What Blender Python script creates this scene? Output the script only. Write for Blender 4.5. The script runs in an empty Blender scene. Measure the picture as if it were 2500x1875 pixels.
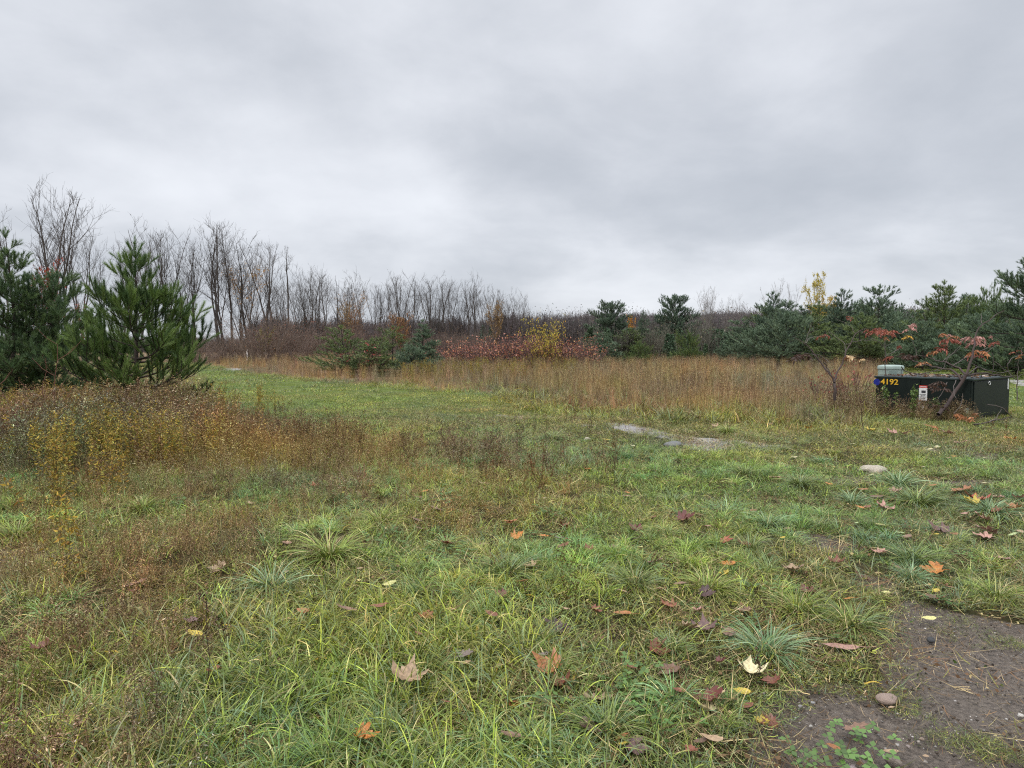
import bpy, math, random
import numpy as np
from math import radians, sin, cos, pi, sqrt, atan2
from mathutils import Vector, Matrix, Euler

S = bpy.context.scene
COL = S.collection

# ---------------------------------------------------------------- camera
F = 1720.0                 # focal length in photo pixels (2500 wide)
CH = 1.6                   # eye height
HOR = 845.0
PITCH = math.atan((937.5 - HOR) / F)
cd = bpy.data.cameras.new('camera'); cam = bpy.data.objects.new('camera', cd); COL.objects.link(cam)
cam.location = (0, 0, CH); cam.rotation_euler = (pi / 2 - PITCH, 0, 0)
cd.sensor_width = 36; cd.lens = F / 2500 * 36; cd.clip_start = 0.05; cd.clip_end = 3000
S.camera = cam
S.render.resolution_x = 1024; S.render.resolution_y = 768

# ---------------------------------------------------------------- world
W = bpy.data.worlds.new("World"); S.world = W; W.use_nodes = True
nt = W.node_tree; nt.nodes.clear()
def N(t, **k):
    n = nt.nodes.new(t)
    for a, b in k.items(): setattr(n, a, b)
    return n
def L(a, b): nt.links.new(a, b)
def math_n(op, a, b=None, clamp=False):
    n = N('ShaderNodeMath', operation=op); n.use_clamp = clamp
    for i, v in enumerate((a, b)):
        if v is None: continue
        if hasattr(v, 'links'): L(v, n.inputs[i])
        else: n.inputs[i].default_value = v
    return n.outputs[0]
SUN_EL, SUN_AZ = radians(50), radians(-140)
out = N('ShaderNodeOutputWorld'); bg = N('ShaderNodeBackground'); bg.inputs['Strength'].default_value = 0.1
sky = N('ShaderNodeTexSky', sky_type='NISHITA'); sky.sun_disc = False
sky.sun_elevation = SUN_EL; sky.sun_rotation = SUN_AZ
tc = N('ShaderNodeTexCoord'); sep = N('ShaderNodeSeparateXYZ'); L(tc.outputs['Generated'], sep.inputs[0])
z = math_n('MAXIMUM', sep.outputs[2], 0.0)
den = math_n('ADD', z, 0.30)
cx = math_n('DIVIDE', sep.outputs[0], den); cy = math_n('DIVIDE', sep.outputs[1], den)
cv = N('ShaderNodeCombineXYZ'); L(cx, cv.inputs[0]); L(cy, cv.inputs[1]); cv.inputs[2].default_value = 3.7
def wnoise(scale, detail, rough, dist=0.0, off=0.0):
    m = N('ShaderNodeMapping'); m.inputs['Location'].default_value = (off, off * .7, 0)
    L(cv.outputs[0], m.inputs[0])
    n = N('ShaderNodeTexNoise'); n.inputs['Scale'].default_value = scale; n.inputs['Detail'].default_value = detail
    n.inputs['Roughness'].default_value = rough; n.inputs['Distortion'].default_value = dist
    L(m.outputs[0], n.inputs['Vector']); return n.outputs[0]
big = wnoise(0.8, 3, .5, .2, 0.4); fine = wnoise(2.3, 7, .55, .15, 1.0)
mixv = math_n('ADD', math_n('MULTIPLY', big, 0.64), math_n('MULTIPLY', fine, 0.36))
ramp = N('ShaderNodeValToRGB'); L(mixv, ramp.inputs[0])
ramp.color_ramp.interpolation = 'B_SPLINE'
e = ramp.color_ramp.elements
e[0].position = .36; e[0].color = (.455, .487, .54, 1)
e[1].position = .66; e[1].color = (.80, .825, .875, 1)
m_ = e.new(.47); m_.color = (.56, .588, .64, 1)
m_ = e.new(.56); m_.color = (.69, .715, .765, 1)
# overcast skies are brighter overhead, and here a little brighter right at the horizon
up = N('ShaderNodeMapRange', interpolation_type='SMOOTHSTEP'); L(z, up.inputs[0])
up.inputs[1].default_value = .42; up.inputs[2].default_value = 1; up.inputs[3].default_value = 11.5; up.inputs[4].default_value = 40
sc_ = N('ShaderNodeVectorMath', operation='SCALE'); L(ramp.outputs[0], sc_.inputs[0]); L(up.outputs[0], sc_.inputs['Scale'])
mx = N('ShaderNodeMixRGB'); mx.inputs[0].default_value = .93
L(sky.outputs[0], mx.inputs[1]); L(sc_.outputs[0], mx.inputs[2])
L(mx.outputs[0], bg.inputs[0]); L(bg.outputs[0], out.inputs[0])

sd = bpy.data.lights.new('sun', 'SUN'); sun = bpy.data.objects.new('sun', sd); COL.objects.link(sun)
sd.energy = 1.5; sd.angle = radians(12); sd.color = (1, .97, .92)
sun.rotation_euler = (pi / 2 - SUN_EL, 0, pi - SUN_AZ)

S.cycles.use_denoising = False; S.cycles.filter_width = 1.15
S.cycles.max_bounces = 5; S.cycles.diffuse_bounces = 3; S.cycles.glossy_bounces = 2; S.cycles.transmission_bounces = 3; S.cycles.sample_clamp_indirect = 4
S.view_settings.view_transform = 'Standard'; S.view_settings.look = 'None'
S.view_settings.exposure = 0.0; S.view_settings.gamma = 1.0; S.view_settings.use_curve_mapping = False

# ---------------------------------------------------------------- coordinates
CP, SP = cos(PITCH), sin(PITCH)
def ray(px, py):
    u = (px - 1250) / F; v = (937.5 - py) / F
    return u, CP + v * SP, -SP + v * CP
def gp(px, py, zz=0.0):
    u, y, w = ray(px, py); t = (CH - zz) / -w
    return (u * t, y * t)
def atY(px, py, Y):
    u, y, w = ray(px, py); t = Y / y
    return Vector((u * t, Y, CH + w * t))
def xat(px, Y): return (px - 1250) / F * Y / CP
def topix(x, y, zz=0.0):
    dz = zz - CH
    dep = y * CP - dz * SP
    up_ = y * SP + dz * CP
    dep = np.maximum(dep, .05)
    return 1250 + F * x / dep, 937.5 - F * up_ / dep
def wpoly(pts): return np.array([gp(*p) for p in pts])
def sd_poly(P, poly):
    """signed distance, negative inside"""
    d = np.full(len(P), 1e18); s = np.ones(len(P)); n = len(poly); j = n - 1
    for i in range(n):
        a = poly[i]; b = poly[j]; e_ = b - a; w = P - a
        t = np.clip((w @ e_) / max(e_ @ e_, 1e-12), 0, 1)
        q = w - t[:, None] * e_
        d = np.minimum(d, (q ** 2).sum(1))
        c1 = P[:, 1] >= a[1]; c2 = P[:, 1] < b[1]; c3 = e_[0] * w[:, 1] > e_[1] * w[:, 0]
        flip = (c1 & c2 & c3) | (~c1 & ~c2 & ~c3)
        s[flip] *= -1; j = i
    return s * np.sqrt(d)
_rn = np.random.RandomState(5); _tab = _rn.rand(256, 256)
def vnoise(x, y, f=1.0):
    x = np.asarray(x) * f + 91.3; y = np.asarray(y) * f + 47.7
    xi = np.floor(x).astype(int); yi = np.floor(y).astype(int); fx = x - xi; fy = y - yi
    fx = fx * fx * (3 - 2 * fx); fy = fy * fy * (3 - 2 * fy)
    g = lambda a, b: _tab[a & 255, b & 255]
    return (g(xi, yi) * (1 - fx) + g(xi + 1, yi) * fx) * (1 - fy) + (g(xi, yi + 1) * (1 - fx) + g(xi + 1, yi + 1) * fx) * fy
def fbm(x, y, f=1.0, o=4):
    s = 0; a = .5; t = 0
    for k in range(o):
        s = s + a * vnoise(x + 13.1 * k, y - 7.7 * k, f * 2 ** k); t += a; a *= .5
    return s / t
def ss(x, a, b):
    t = np.clip((x - a) / (b - a), 0, 1); return t * t * (3 - 2 * t)
def hgt(x, y):
    return (fbm(x, y, .9, 3) - .5) * .10 + (fbm(x + 50, y, .12, 2) - .5) * .12
def hz(x, y): return float(hgt(np.array([x]), np.array([y]))[0])

# zones, drawn on the ground
P_MUD = wpoly([(2110, 1465), (2250, 1450), (2420, 1490), (2560, 1520), (3000, 1560), (3600, 2600), (1500, 2600), (1800, 1940), (1815, 1760), (1880, 1665), (2010, 1640), (2130, 1640), (2150, 1560)])
P_MUD2 = [wpoly(p) for p in (
    [(1975, 1160), (2140, 1166), (2140, 1190), (2040, 1196)], [(2285, 1168), (2430, 1168), (2420, 1190), (2270, 1190)],
    [(2215, 1094), (2330, 1098), (2320, 1108), (2225, 1104)], [(2350, 1106), (2445, 1112), (2440, 1126), (2370, 1122)],
    [(-500, 1380), (50, 1335), (150, 1318), (195, 1345), (90, 1385), (-20, 1425), (-500, 1480)],
    [(1960, 1310), (2080, 1320), (2130, 1345), (2010, 1345)], [(2090, 1400), (2160, 1408), (2150, 1428), (2080, 1425)])]
P_CLAY = [wpoly(p) for p in (
    [(1472, 1036), (1545, 1037), (1640, 1060), (1780, 1074), (1885, 1082), (1990, 1098), (1890, 1102), (1780, 1106), (1700, 1102), (1655, 1082), (1560, 1062), (1505, 1052)],
    [(1225, 1013), (1290, 1012), (1302, 1019), (1240, 1024)], [(1385, 1037), (1450, 1040), (1460, 1046), (1400, 1046)],
    [(548, 897), (590, 899), (580, 908), (545, 906)], [(1490, 878), (1530, 874), (1530, 884), (1495, 886)],
    [(2440, 925), (2560, 925), (3200, 935), (3200, 950), (2560, 948), (2470, 940)])]
# tall tan grass begins beyond this line
P_TALL = wpoly([(-1500, 868), (460, 872), (505, 897), (600, 913), (700, 925), (850, 936), (1000, 950), (1180, 965), (1320, 998), (1500, 1022), (1900, 1047), (2125, 1043), (2130, 985),
                (2180, 930), (2480, 918), (2900, 915), (4200, 912), (4200, 856.5), (1250, 856.5), (-1500, 856.5)])
P_BEHINDBOX = wpoly([(2150, 935), (2165, 898), (2480, 884), (3400, 876), (3400, 930), (2480, 925)])
P_WEED = wpoly([(-1800, 898), (200, 900), (420, 930), (540, 982), (680, 1025), (800, 1068), (900, 1092), (1050, 1102), (1290, 1118), (1500, 1150), (1420, 1195), (1100, 1215), (700, 1200), (430, 1205), (0, 1235), (-1200, 1300)])
P_THIN = wpoly([(-600, 1080), (500, 1050), (1050, 1092), (1500, 1140), (1480, 1240), (1250, 1300), (1060, 1370), (760, 1400), (560, 1500), (300, 1560), (-600, 1620)])
P_TANL = wpoly([(-3000, 868), (450, 872), (500, 935), (420, 965), (-3000, 985)])
P_BL = wpoly([(-900, 1420), (150, 1400), (420, 1480), (520, 1620), (420, 2100), (-1500, 2600)])
P_LONG = wpoly([(200, 1640), (560, 1500), (1150, 1500), (1420, 1560), (1500, 1700), (1480, 2500), (-300, 2500)])

def mudf(x, y):
    P = np.stack([x, y], 1); n = (fbm(x, y, 2.2, 4) - .5)
    m = ss(-(sd_poly(P, P_MUD) + n * .30), -.05, .07)
    for q in P_MUD2: m = np.maximum(m, ss(-(sd_poly(P, q) + n * .7), -.1, .12) * .95)
    return m
def clayf(x, y):
    P = np.stack([x, y], 1); n = (fbm(x + 9, y, 1.6, 4) - .5); m = np.zeros(len(x))
    n2 = fbm(x * .7 + 3, y * 1.6, 3.0, 3)
    for q in P_CLAY: m = np.maximum(m, ss(-(sd_poly(P, q) + n * .8 + .06), -.08, .12))
    m = m * (.58 + .42 * ss(n2, .34, .46))
    return m

# ---------------------------------------------------------------- materials
def mat(name, rough=.6, spec=.5, color=None, attr=False, inst=False, objcol=False, trans=0.0, noise=None, bump=None, metallic=0):
    m = bpy.data.materials.new(name); m.use_nodes = True; t = m.node_tree
    b = t.nodes['Principled BSDF']; o = t.nodes['Material Output']
    b.inputs['Roughness'].default_value = rough; b.inputs['Specular IOR Level'].default_value = spec
    b.inputs['Metallic'].default_value = metallic
    src = None
    if attr:
        a = t.nodes.new('ShaderNodeAttribute'); a.attribute_name = 'col'; src = a.outputs['Color']
    elif objcol:
        a = t.nodes.new('ShaderNodeObjectInfo'); src = a.outputs['Color']
    elif color is not None:
        a = t.nodes.new('ShaderNodeRGB'); a.outputs[0].default_value = (*color, 1); src = a.outputs[0]
    def mul(s1, s2, f=1.0):
        x = t.nodes.new('ShaderNodeMixRGB'); x.blend_type = 'MULTIPLY'; x.inputs[0].default_value = f
        t.links.new(s1, x.inputs[1]); t.links.new(s2, x.inputs[2]); return x.outputs[0]
    if inst:
        a = t.nodes.new('ShaderNodeAttribute'); a.attribute_type = 'INSTANCER'; a.attribute_name = 'tint'; src = mul(src, a.outputs['Color'])
    if noise:
        sc, lo, hi = noise
        c = t.nodes.new('ShaderNodeTexCoord'); n = t.nodes.new('ShaderNodeTexNoise'); n.inputs['Scale'].default_value = sc; n.inputs['Detail'].default_value = 5
        t.links.new(c.outputs['Object'], n.inputs['Vector'])
        r = t.nodes.new('ShaderNodeValToRGB'); r.color_ramp.elements[0].position = .3; r.color_ramp.elements[1].position = .7
        r.color_ramp.elements[0].color = (lo, lo, lo, 1); r.color_ramp.elements[1].color = (hi, hi, hi, 1)
        t.links.new(n.outputs[0], r.inputs[0]); src = mul(src, r.outputs[0])
        if bump:
            bm_ = t.nodes.new('ShaderNodeBump'); bm_.inputs['Strength'].default_value = bump; bm_.inputs['Distance'].default_value = .02
            t.links.new(n.outputs[0], bm_.inputs['Height']); t.links.new(bm_.outputs[0], b.inputs['Normal'])
    t.links.new(src, b.inputs['Base Color'])
    if trans:
        tr = t.nodes.new('ShaderNodeBsdfTranslucent'); t.links.new(src, tr.inputs['Color'])
        mxs = t.nodes.new('ShaderNodeMixShader'); mxs.inputs[0].default_value = trans
        t.links.new(b.outputs[0], mxs.inputs[1]); t.links.new(tr.outputs[0], mxs.inputs[2]); t.links.new(mxs.outputs[0], o.inputs['Surface'])
    return m
M_GRASS = mat('grass_blades', .38, .36, attr=True, inst=True, trans=.14)
M_DRY = mat('dry_stems', .65, .2, attr=True, inst=True, trans=.18)
M_TUS = mat('tussock_blades', .38, .38, attr=True, objcol=False, trans=.12)
M_NEEDLE = mat('pine_needles', .5, .35, attr=True, trans=.12)
M_BARK = mat('bark', .85, .2, attr=True)
M_LEAF = mat('leaves', .5, .4, attr=True, trans=.25)
M_FALLEN = mat('fallen_leaf', .42, .5, objcol=True, noise=(9, .62, 1.15), trans=.1)
M_STONE = mat('stone', .6, .4, objcol=True, noise=(14, .6, 1.15), bump=.5)

def ground_mat():
    m = bpy.data.materials.new('ground_soil'); m.use_nodes = True; t = m.node_tree; b = t.nodes['Principled BSDF']
    n = lambda ty: t.nodes.new(ty); lk = t.links.new
    tc = n('ShaderNodeTexCoord')
    def noi(sc, det=6, ro=.6):
        q = n('ShaderNodeTexNoise'); q.inputs['Scale'].default_value = sc; q.inputs['Detail'].default_value = det; q.inputs['Roughness'].default_value = ro
        lk(tc.outputs['Object'], q.inputs['Vector']); return q.outputs[0]
    def rmp(s, stops):
        r = n('ShaderNodeValToRGB'); lk(s, r.inputs[0]); el = r.color_ramp.elements
        while len(el) < len(stops): el.new(.5)
        for e_, (p, c) in zip(el, stops): e_.position = p; e_.color = (*c, 1)
        return r.outputs[0]
    def mix(f, a, c):
        x = n('ShaderNodeMixRGB'); lk(f, x.inputs[0]); lk(a, x.inputs[1]); lk(c, x.inputs[2]); return x.outputs[0]
    fine = noi(38, 8, .7); midn = noi(5, 6, .6); grain = noi(160, 4, .7)
    thatch = rmp(midn, [(.3, (.030, .026, .013)), (.5, (.055, .052, .020)), (.68, (.085, .062, .034))])
    mud = rmp(fine, [(.34, (.050, .037, .026)), (.47, (.140, .107, .080)), (.66, (.255, .207, .163))])
    clay = rmp(fine, [(.3, (.14, .125, .11)), (.5, (.38, .36, .345)), (.7, (.55, .53, .51))])
    tan = rmp(midn, [(.3, (.12, .075, .038)), (.7, (.22, .14, .07))])
    at = lambda nm: (lambda a: (setattr(a, 'attribute_name', nm), a.outputs['Fac'])[1])(n('ShaderNodeAttribute'))
    def edge(fac, k=.45):
        a = n('ShaderNodeMath'); a.operation = 'ADD'; lk(at(fac), a.inputs[0])
        s_ = n('ShaderNodeMath'); s_.operation = 'MULTIPLY_ADD'; lk(fine, s_.inputs[0]); s_.inputs[1].default_value = k; s_.inputs[2].default_value = -k / 2
        lk(s_.outputs[0], a.inputs[1])
        r = n('ShaderNodeMapRange'); r.inputs[1].default_value = .35; r.inputs[2].default_value = .65; lk(a.outputs[0], r.inputs[0]); return r.outputs[0]
    em = edge('mud'); ec = edge('clay')
    mown = rmp(midn, [(.3, (.075, .11, .018)), (.7, (.14, .17, .032))]); c = mix(at('mown'), thatch, mown); c = mix(at('tall'), c, tan); c = mix(em, c, mud); c = mix(ec, c, clay)
    lk(c, b.inputs['Base Color'])
    wet = noi(1.6, 3, .5)
    r1 = n('ShaderNodeMapRange'); r1.inputs[1].default_value = .35; r1.inputs[2].default_value = .62; r1.inputs[3].default_value = .30; r1.inputs[4].default_value = .70; lk(wet, r1.inputs[0])
    lk(r1.outputs[0], b.inputs['Roughness'])
    sp = n('ShaderNodeMapRange'); sp.inputs[3].default_value = .04; sp.inputs[4].default_value = .6; lk(em, sp.inputs[0]); lk(sp.outputs[0], b.inputs['Specular IOR Level'])
    h1 = n('ShaderNodeMath'); h1.operation = 'MULTIPLY_ADD'; lk(grain, h1.inputs[0]); h1.inputs[1].default_value = .35; lk(fine, h1.inputs[2])
    bu = n('ShaderNodeBump'); bu.inputs['Strength'].default_value = 1.0; bu.inputs['Distance'].default_value = .035
    lk(h1.outputs[0], bu.inputs['Height']); lk(bu.outputs[0], b.inputs['Normal'])
    return m

# ---------------------------------------------------------------- mesh helpers
class MB:
    """collects polygons (3 or 4 sided), each vertex with a colour"""
    def __init__(s): s.v = []; s.q = []; s.t = []; s.c = []; s.n = 0
    def add(s, v, quads=None, tris=None, col=(1, 1, 1)):
        v = np.asarray(v, float).reshape(-1, 3); s.v.append(v)
        c = np.asarray(col, float)
        if c.ndim == 1: c = np.repeat(c[None], len(v), 0)
        s.c.append(c)
        if quads is not None and len(quads): s.q.append(np.asarray(quads, int).reshape(-1, 4) + s.n)
        if tris is not None and len(tris): s.t.append(np.asarray(tris, int).reshape(-1, 3) + s.n)
        s.n += len(v)
    def mesh(s, name, material, smooth=False):
        me = bpy.data.meshes.new(name)
        v = np.concatenate(s.v); c = np.concatenate(s.c)
        q = np.concatenate(s.q) if s.q else np.zeros((0, 4), int); t = np.concatenate(s.t) if s.t else np.zeros((0, 3), int)
        nq, ntt = len(q), len(t)
        me.vertices.add(len(v)); me.vertices.foreach_set('co', v.astype(np.float32).ravel())
        me.loops.add(nq * 4 + ntt * 3)
        me.loops.foreach_set('vertex_index', np.concatenate([q.ravel(), t.ravel()]).astype(np.int32))
        me.polygons.add(nq + ntt)
        ls = np.concatenate([np.arange(nq) * 4, nq * 4 + np.arange(ntt) * 3]).astype(np.int32)
        me.polygons.foreach_set('loop_start', ls)
        me.update(calc_edges=True); me.validate()
        a = me.attributes.new('col', 'FLOAT_COLOR', 'POINT')
        a.data.foreach_set('color', np.concatenate([c, np.ones((len(c), 1))], 1).astype(np.float32).ravel())
        if smooth: me.polygons.foreach_set('use_smooth', np.ones(nq + ntt, bool))
        if material: me.materials.append(material)
        return me
def new_obj(name, me, parent=None, link=True):
    o = bpy.data.objects.new(name, me)
    if link: COL.objects.link(o)
    if parent: o.parent = parent
    return o
def empty(name, loc, rz=0.0, sc=1.0):
    o = bpy.data.objects.new(name, None); COL.objects.link(o); o.location = loc; o.rotation_euler = (0, 0, rz)
    o.scale = (sc,) * 3 if not hasattr(sc, '__len__') else sc; o.empty_display_size = .2; return o
def tag(o, label=None, cat=None, group=None, kind=None):
    if label: o['label'] = label
    if cat: o['category'] = cat
    if group: o['group'] = group
    if kind: o['kind'] = kind
    return o

def tube(mb, pts, rad, sides=4, col=(1, 1, 1)):
    P = np.asarray(pts, float); R = np.asarray(rad, float); n = len(P)
    T = np.gradient(P, axis=0); T /= np.linalg.norm(T, axis=1)[:, None] + 1e-9
    ref = np.array([0, 0, 1.0]) if abs(T[:, 2]).mean() < .8 else np.array([1.0, 0, 0])
    A = np.cross(T, ref); A /= np.linalg.norm(A, axis=1)[:, None] + 1e-9; B = np.cross(T, A)
    an = np.arange(sides) * 2 * pi / sides
    V = P[:, None] + R[:, None, None] * (np.cos(an)[None, :, None] * A[:, None] + np.sin(an)[None, :, None] * B[:, None])
    i = np.arange(n - 1)[:, None] * sides; k = np.arange(sides)[None]; k2 = (k + 1) % sides
    Q = np.stack([i + k, i + k2, i + sides + k2, i + sides + k], -1).reshape(-1, 4)
    mb.add(V, Q, col=col)

def blades(mb, rs, n, rad, lmin, lmax, w, lean, droop, cols, segs=4, zb=-.01, center_lean=0.0, wind=None, tipcol=None, ease=1.3):
    """n curved grass blades growing round the origin"""
    a = rs.rand(n) * 2 * pi; r = rad * np.sqrt(rs.rand(n)); bx, by = r * np.cos(a), r * np.sin(a)
    az = rs.rand(n) * 2 * pi
    if center_lean: az = np.where(rs.rand(n) < center_lean, a + rs.randn(n) * .35, az)
    if wind is not None: az = np.where(rs.rand(n) < .6, wind + rs.randn(n) * .7, az)
    le = lmin + (lmax - lmin) * rs.rand(n) ** 1.2
    th0 = lean[0] + (lean[1] - lean[0]) * rs.rand(n); dr = droop[0] + (droop[1] - droop[0]) * rs.rand(n)
    ww = w * (.6 + .8 * rs.rand(n))
    t = np.linspace(0, 1, segs + 1)
    th = th0[:, None] + dr[:, None] * t[None] ** ease
    th = np.minimum(th, 2.5)
    st = le[:, None] / segs
    hx = np.concatenate([np.zeros((n, 1)), np.cumsum(np.sin(th[:, :-1]) * st, 1)], 1)
    hzv = np.concatenate([np.zeros((n, 1)), np.cumsum(np.cos(th[:, :-1]) * st, 1)], 1)
    X = bx[:, None] + hx * np.cos(az)[:, None]; Y = by[:, None] + hx * np.sin(az)[:, None]
    Z = np.maximum(hzv, -.0) + zb + .012 * (hzv <= 0)
    tw = az + pi / 2 + rs.randn(n) * .5
    wd = (ww[:, None] * (1 - t[None] ** 2.2 * .92)) * .5 * (0.75 + .25 * np.minimum(1, t[None] * 4))
    dx = np.cos(tw)[:, None] * wd; dy = np.sin(tw)[:, None] * wd; dz = wd * (rs.randn(n) * .35)[:, None]
    V = np.stack([np.stack([X - dx, Y - dy, Z - dz], -1), np.stack([X + dx, Y + dy, Z + dz], -1)], 2)  # n,segs+1,2,3
    base = (np.arange(n) * (segs + 1) * 2)[:, None] + (np.arange(segs) * 2)[None]
    Q = np.stack([base, base + 1, base + 3, base + 2], -1).reshape(-1, 4)
    pal = np.array([c[:3] for c in cols]); pw = np.array([c[3] for c in cols], float); pw /= pw.sum()
    cc = pal[rs.choice(len(pal), n, p=pw)] * (.55 + .9 * rs.rand(n, 1))
    C = np.repeat(np.repeat(cc[:, None, None], segs + 1, 1), 2, 2)
    if tipcol is not None:
        f = (np.clip(t - .6, 0, 1) / .4)[None, :, None, None] * (rs.rand(n) < .35)[:, None, None, None] * .8
        C = C * (1 - f) + np.array(tipcol) * f
    mb.add(V.reshape(-1, 3), Q, col=C.reshape(-1, 3))

def flecks(mb, rs, pos, size, cols, elong=2.0, droop=.4, az=None, elev=None):
    """small pointed leaf shapes (rhombus) at positions"""
    pos = np.asarray(pos); n = len(pos)
    az = rs.rand(n) * 2 * pi if az is None else az
    el = (rs.rand(n) - .5) * 2 * droop if elev is None else elev
    d = np.stack([np.cos(az) * np.cos(el), np.sin(az) * np.cos(el), np.sin(el)], 1)
    u = rs.randn(n, 3); s_ = np.cross(d, u); s_ /= np.linalg.norm(s_, axis=1)[:, None] + 1e-9
    ln = size * (.6 + .8 * rs.rand(n)); wd = ln / elong * .5
    nn = np.cross(d, s_)
    a = pos; b = pos + d * (ln * .45)[:, None] + s_ * wd[:, None] + nn * (wd * .3)[:, None]
    c = pos + d * ln[:, None] - nn * (ln * .1)[:, None]; e_ = pos + d * (ln * .45)[:, None] - s_ * wd[:, None] + nn * (wd * .3)[:, None]
    V = np.stack([a, b, c, e_], 1).reshape(-1, 3); Q = (np.arange(n) * 4)[:, None] + np.arange(4)[None]
    pal = np.array([k[:3] for k in cols]); pw = np.array([k[3] for k in cols], float); pw /= pw.sum()
    cc = pal[rs.choice(len(pal), n, p=pw)] * (.7 + .6 * rs.rand(n, 1))
    mb.add(V, Q, col=np.repeat(cc, 4, 0))

# ---------------------------------------------------------------- scattering (uncountable stuff only)
def proto_collection(name, meshes):
    c = bpy.data.collections.new(name)
    for i, me in enumerate(meshes):
        o = bpy.data.objects.new('%s_%02d' % (name, i), me); c.objects.link(o)
    return c
def scatter(name, coll, nv, P, rot, scl, tint, label=None, cat=None, idx=None, seed=1):
    n = len(P); rs = np.random.RandomState(seed)
    me = bpy.data.meshes.new(name); me.vertices.add(n); me.vertices.foreach_set('co', P.astype(np.float32).ravel())
    a = me.attributes.new('rot', 'FLOAT_VECTOR', 'POINT'); a.data.foreach_set('vector', rot.astype(np.float32).ravel())
    a = me.attributes.new('scl', 'FLOAT_VECTOR', 'POINT')
    scl = np.asarray(scl); scl = np.repeat(scl[:, None], 3, 1) if scl.ndim == 1 else scl
    a.data.foreach_set('vector', scl.astype(np.float32).ravel())
    a = me.attributes.new('tint', 'FLOAT_VECTOR', 'POINT'); a.data.foreach_set('vector', tint.astype(np.float32).ravel())
    a = me.attributes.new('idx', 'INT', 'POINT'); a.data.foreach_set('value', (rs.randint(0, nv, n) if idx is None else idx).astype(np.int32))
    me.update()
    o = new_obj(name, me)
    g = bpy.data.node_groups.new(name, 'GeometryNodeTree')
    g.interface.new_socket('Geometry', in_out='INPUT', socket_type='NodeSocketGeometry')
    g.interface.new_socket('Geometry', in_out='OUTPUT', socket_type='NodeSocketGeometry')
    gi = g.nodes.new('NodeGroupInput'); go = g.nodes.new('NodeGroupOutput')
    ip = g.nodes.new('GeometryNodeInstanceOnPoints'); ci = g.nodes.new('GeometryNodeCollectionInfo')
    ci.inputs['Collection'].default_value = coll; ci.inputs['Separate Children'].default_value = True; ci.inputs['Reset Children'].default_value = True
    ip.inputs['Pick Instance'].default_value = True
    def na(nm, ty):
        x = g.nodes.new('GeometryNodeInputNamedAttribute'); x.data_type = ty; x.inputs['Name'].default_value = nm
        return [s_ for s_ in x.outputs if s_.enabled and s_.name == 'Attribute'][0]
    g.links.new(gi.outputs[0], ip.inputs['Points']); g.links.new(ci.outputs[0], ip.inputs['Instance'])
    er = g.nodes.new('FunctionNodeEulerToRotation'); g.links.new(na('rot', 'FLOAT_VECTOR'), er.inputs[0]); g.links.new(er.outputs[0], ip.inputs['Rotation'])
    g.links.new(na('scl', 'FLOAT_VECTOR'), ip.inputs['Scale']); g.links.new(na('idx', 'INT'), ip.inputs['Instance Index'])
    g.links.new(ip.outputs[0], go.inputs[0])
    md = o.modifiers.new('scatter', 'NODES'); md.node_group = g
    tag(o, label, cat, None, 'stuff')
    return o
def wedge(rs, n, d0, d1, pw=2.0, half=41.0, xl=None):
    """random ground points in the camera's surroundings, between two distances"""
    u = rs.rand(n); d = np.sqrt(d0 ** 2 + (d1 ** 2 - d0 ** 2) * u) if pw == 2.0 else (d0 ** (pw) + (d1 ** pw - d0 ** pw) * u) ** (1 / pw)
    a = (rs.rand(n) * 2 - 1) * radians(half); return d * np.sin(a), d * np.cos(a)
def emit(name, coll, nv, x, y, scl, tint, label, cat, tilt=.12, seed=3, zoff=0.0):
    rs = np.random.RandomState(seed); n = len(x)
    P = np.stack([x, y, hgt(x, y) + zoff], 1)
    rot = np.stack([rs.randn(n) * tilt, rs.randn(n) * tilt, rs.rand(n) * 2 * pi], 1)
    return scatter(name, coll, nv, P, rot, scl, tint, label, cat, seed=seed)

# ================================================================ THE SETTING: ground
def sgrid(n, a, b, c):
    u = np.linspace(-1, 1, n); return c + a * np.sinh(b * u)
gx = sgrid(640, 2.9, 6.4, .6); gy = sgrid(640, 2.9, 6.4, 5.0)
GX, GY = np.meshgrid(gx, gy); fx, fy = GX.ravel(), GY.ravel()
gm = MB(); nn_ = 640
ii = (np.arange(nn_ - 1)[:, None] * nn_ + np.arange(nn_ - 1)[None]).ravel()
mudv = mudf(fx, fy); clayv = clayf(fx, fy)
far = ss(np.hypot(fx, fy), 90, 400)
zg = hgt(fx, fy) * (1 - far) - mudv * .03 - clayv * .02 + (fbm(fx, fy, 9, 2) - .5) * .012 * (np.hypot(fx, fy) < 14)
gm.add(np.stack([fx, fy, zg], 1), np.stack([ii, ii + 1, ii + 1 + nn_, ii + nn_], 1))
ground_mesh = gm.mesh('ground', ground_mat(), smooth=True)
Pf = np.stack([fx, fy], 1)
tallv = ss(-sd_poly(Pf, P_TALL), -.5, .5) * (1 - ss(-sd_poly(Pf, P_BEHINDBOX), -.3, .3))
tallv = np.maximum(tallv, ss(-sd_poly(Pf, P_TANL), -.5, .5)); tallv = np.maximum(tallv, ss(np.hypot(fx, fy), 60, 80))
tallv = np.maximum(tallv, .35 * ss(-sd_poly(Pf, P_WEED), -.5, .5))
mownv = ss(np.hypot(fx, fy), 9, 22)
for nm, vals in (('mud', mudv), ('clay', clayv), ('tall', tallv), ('mown', mownv)):
    a = ground_mesh.attributes.new(nm, 'FLOAT', 'POINT'); a.data.foreach_set('value', vals.astype(np.float32))
ground = new_obj('ground', ground_mesh); tag(ground, 'uneven soil under the meadow, bare and muddy in patches', 'ground', kind='structure')

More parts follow.
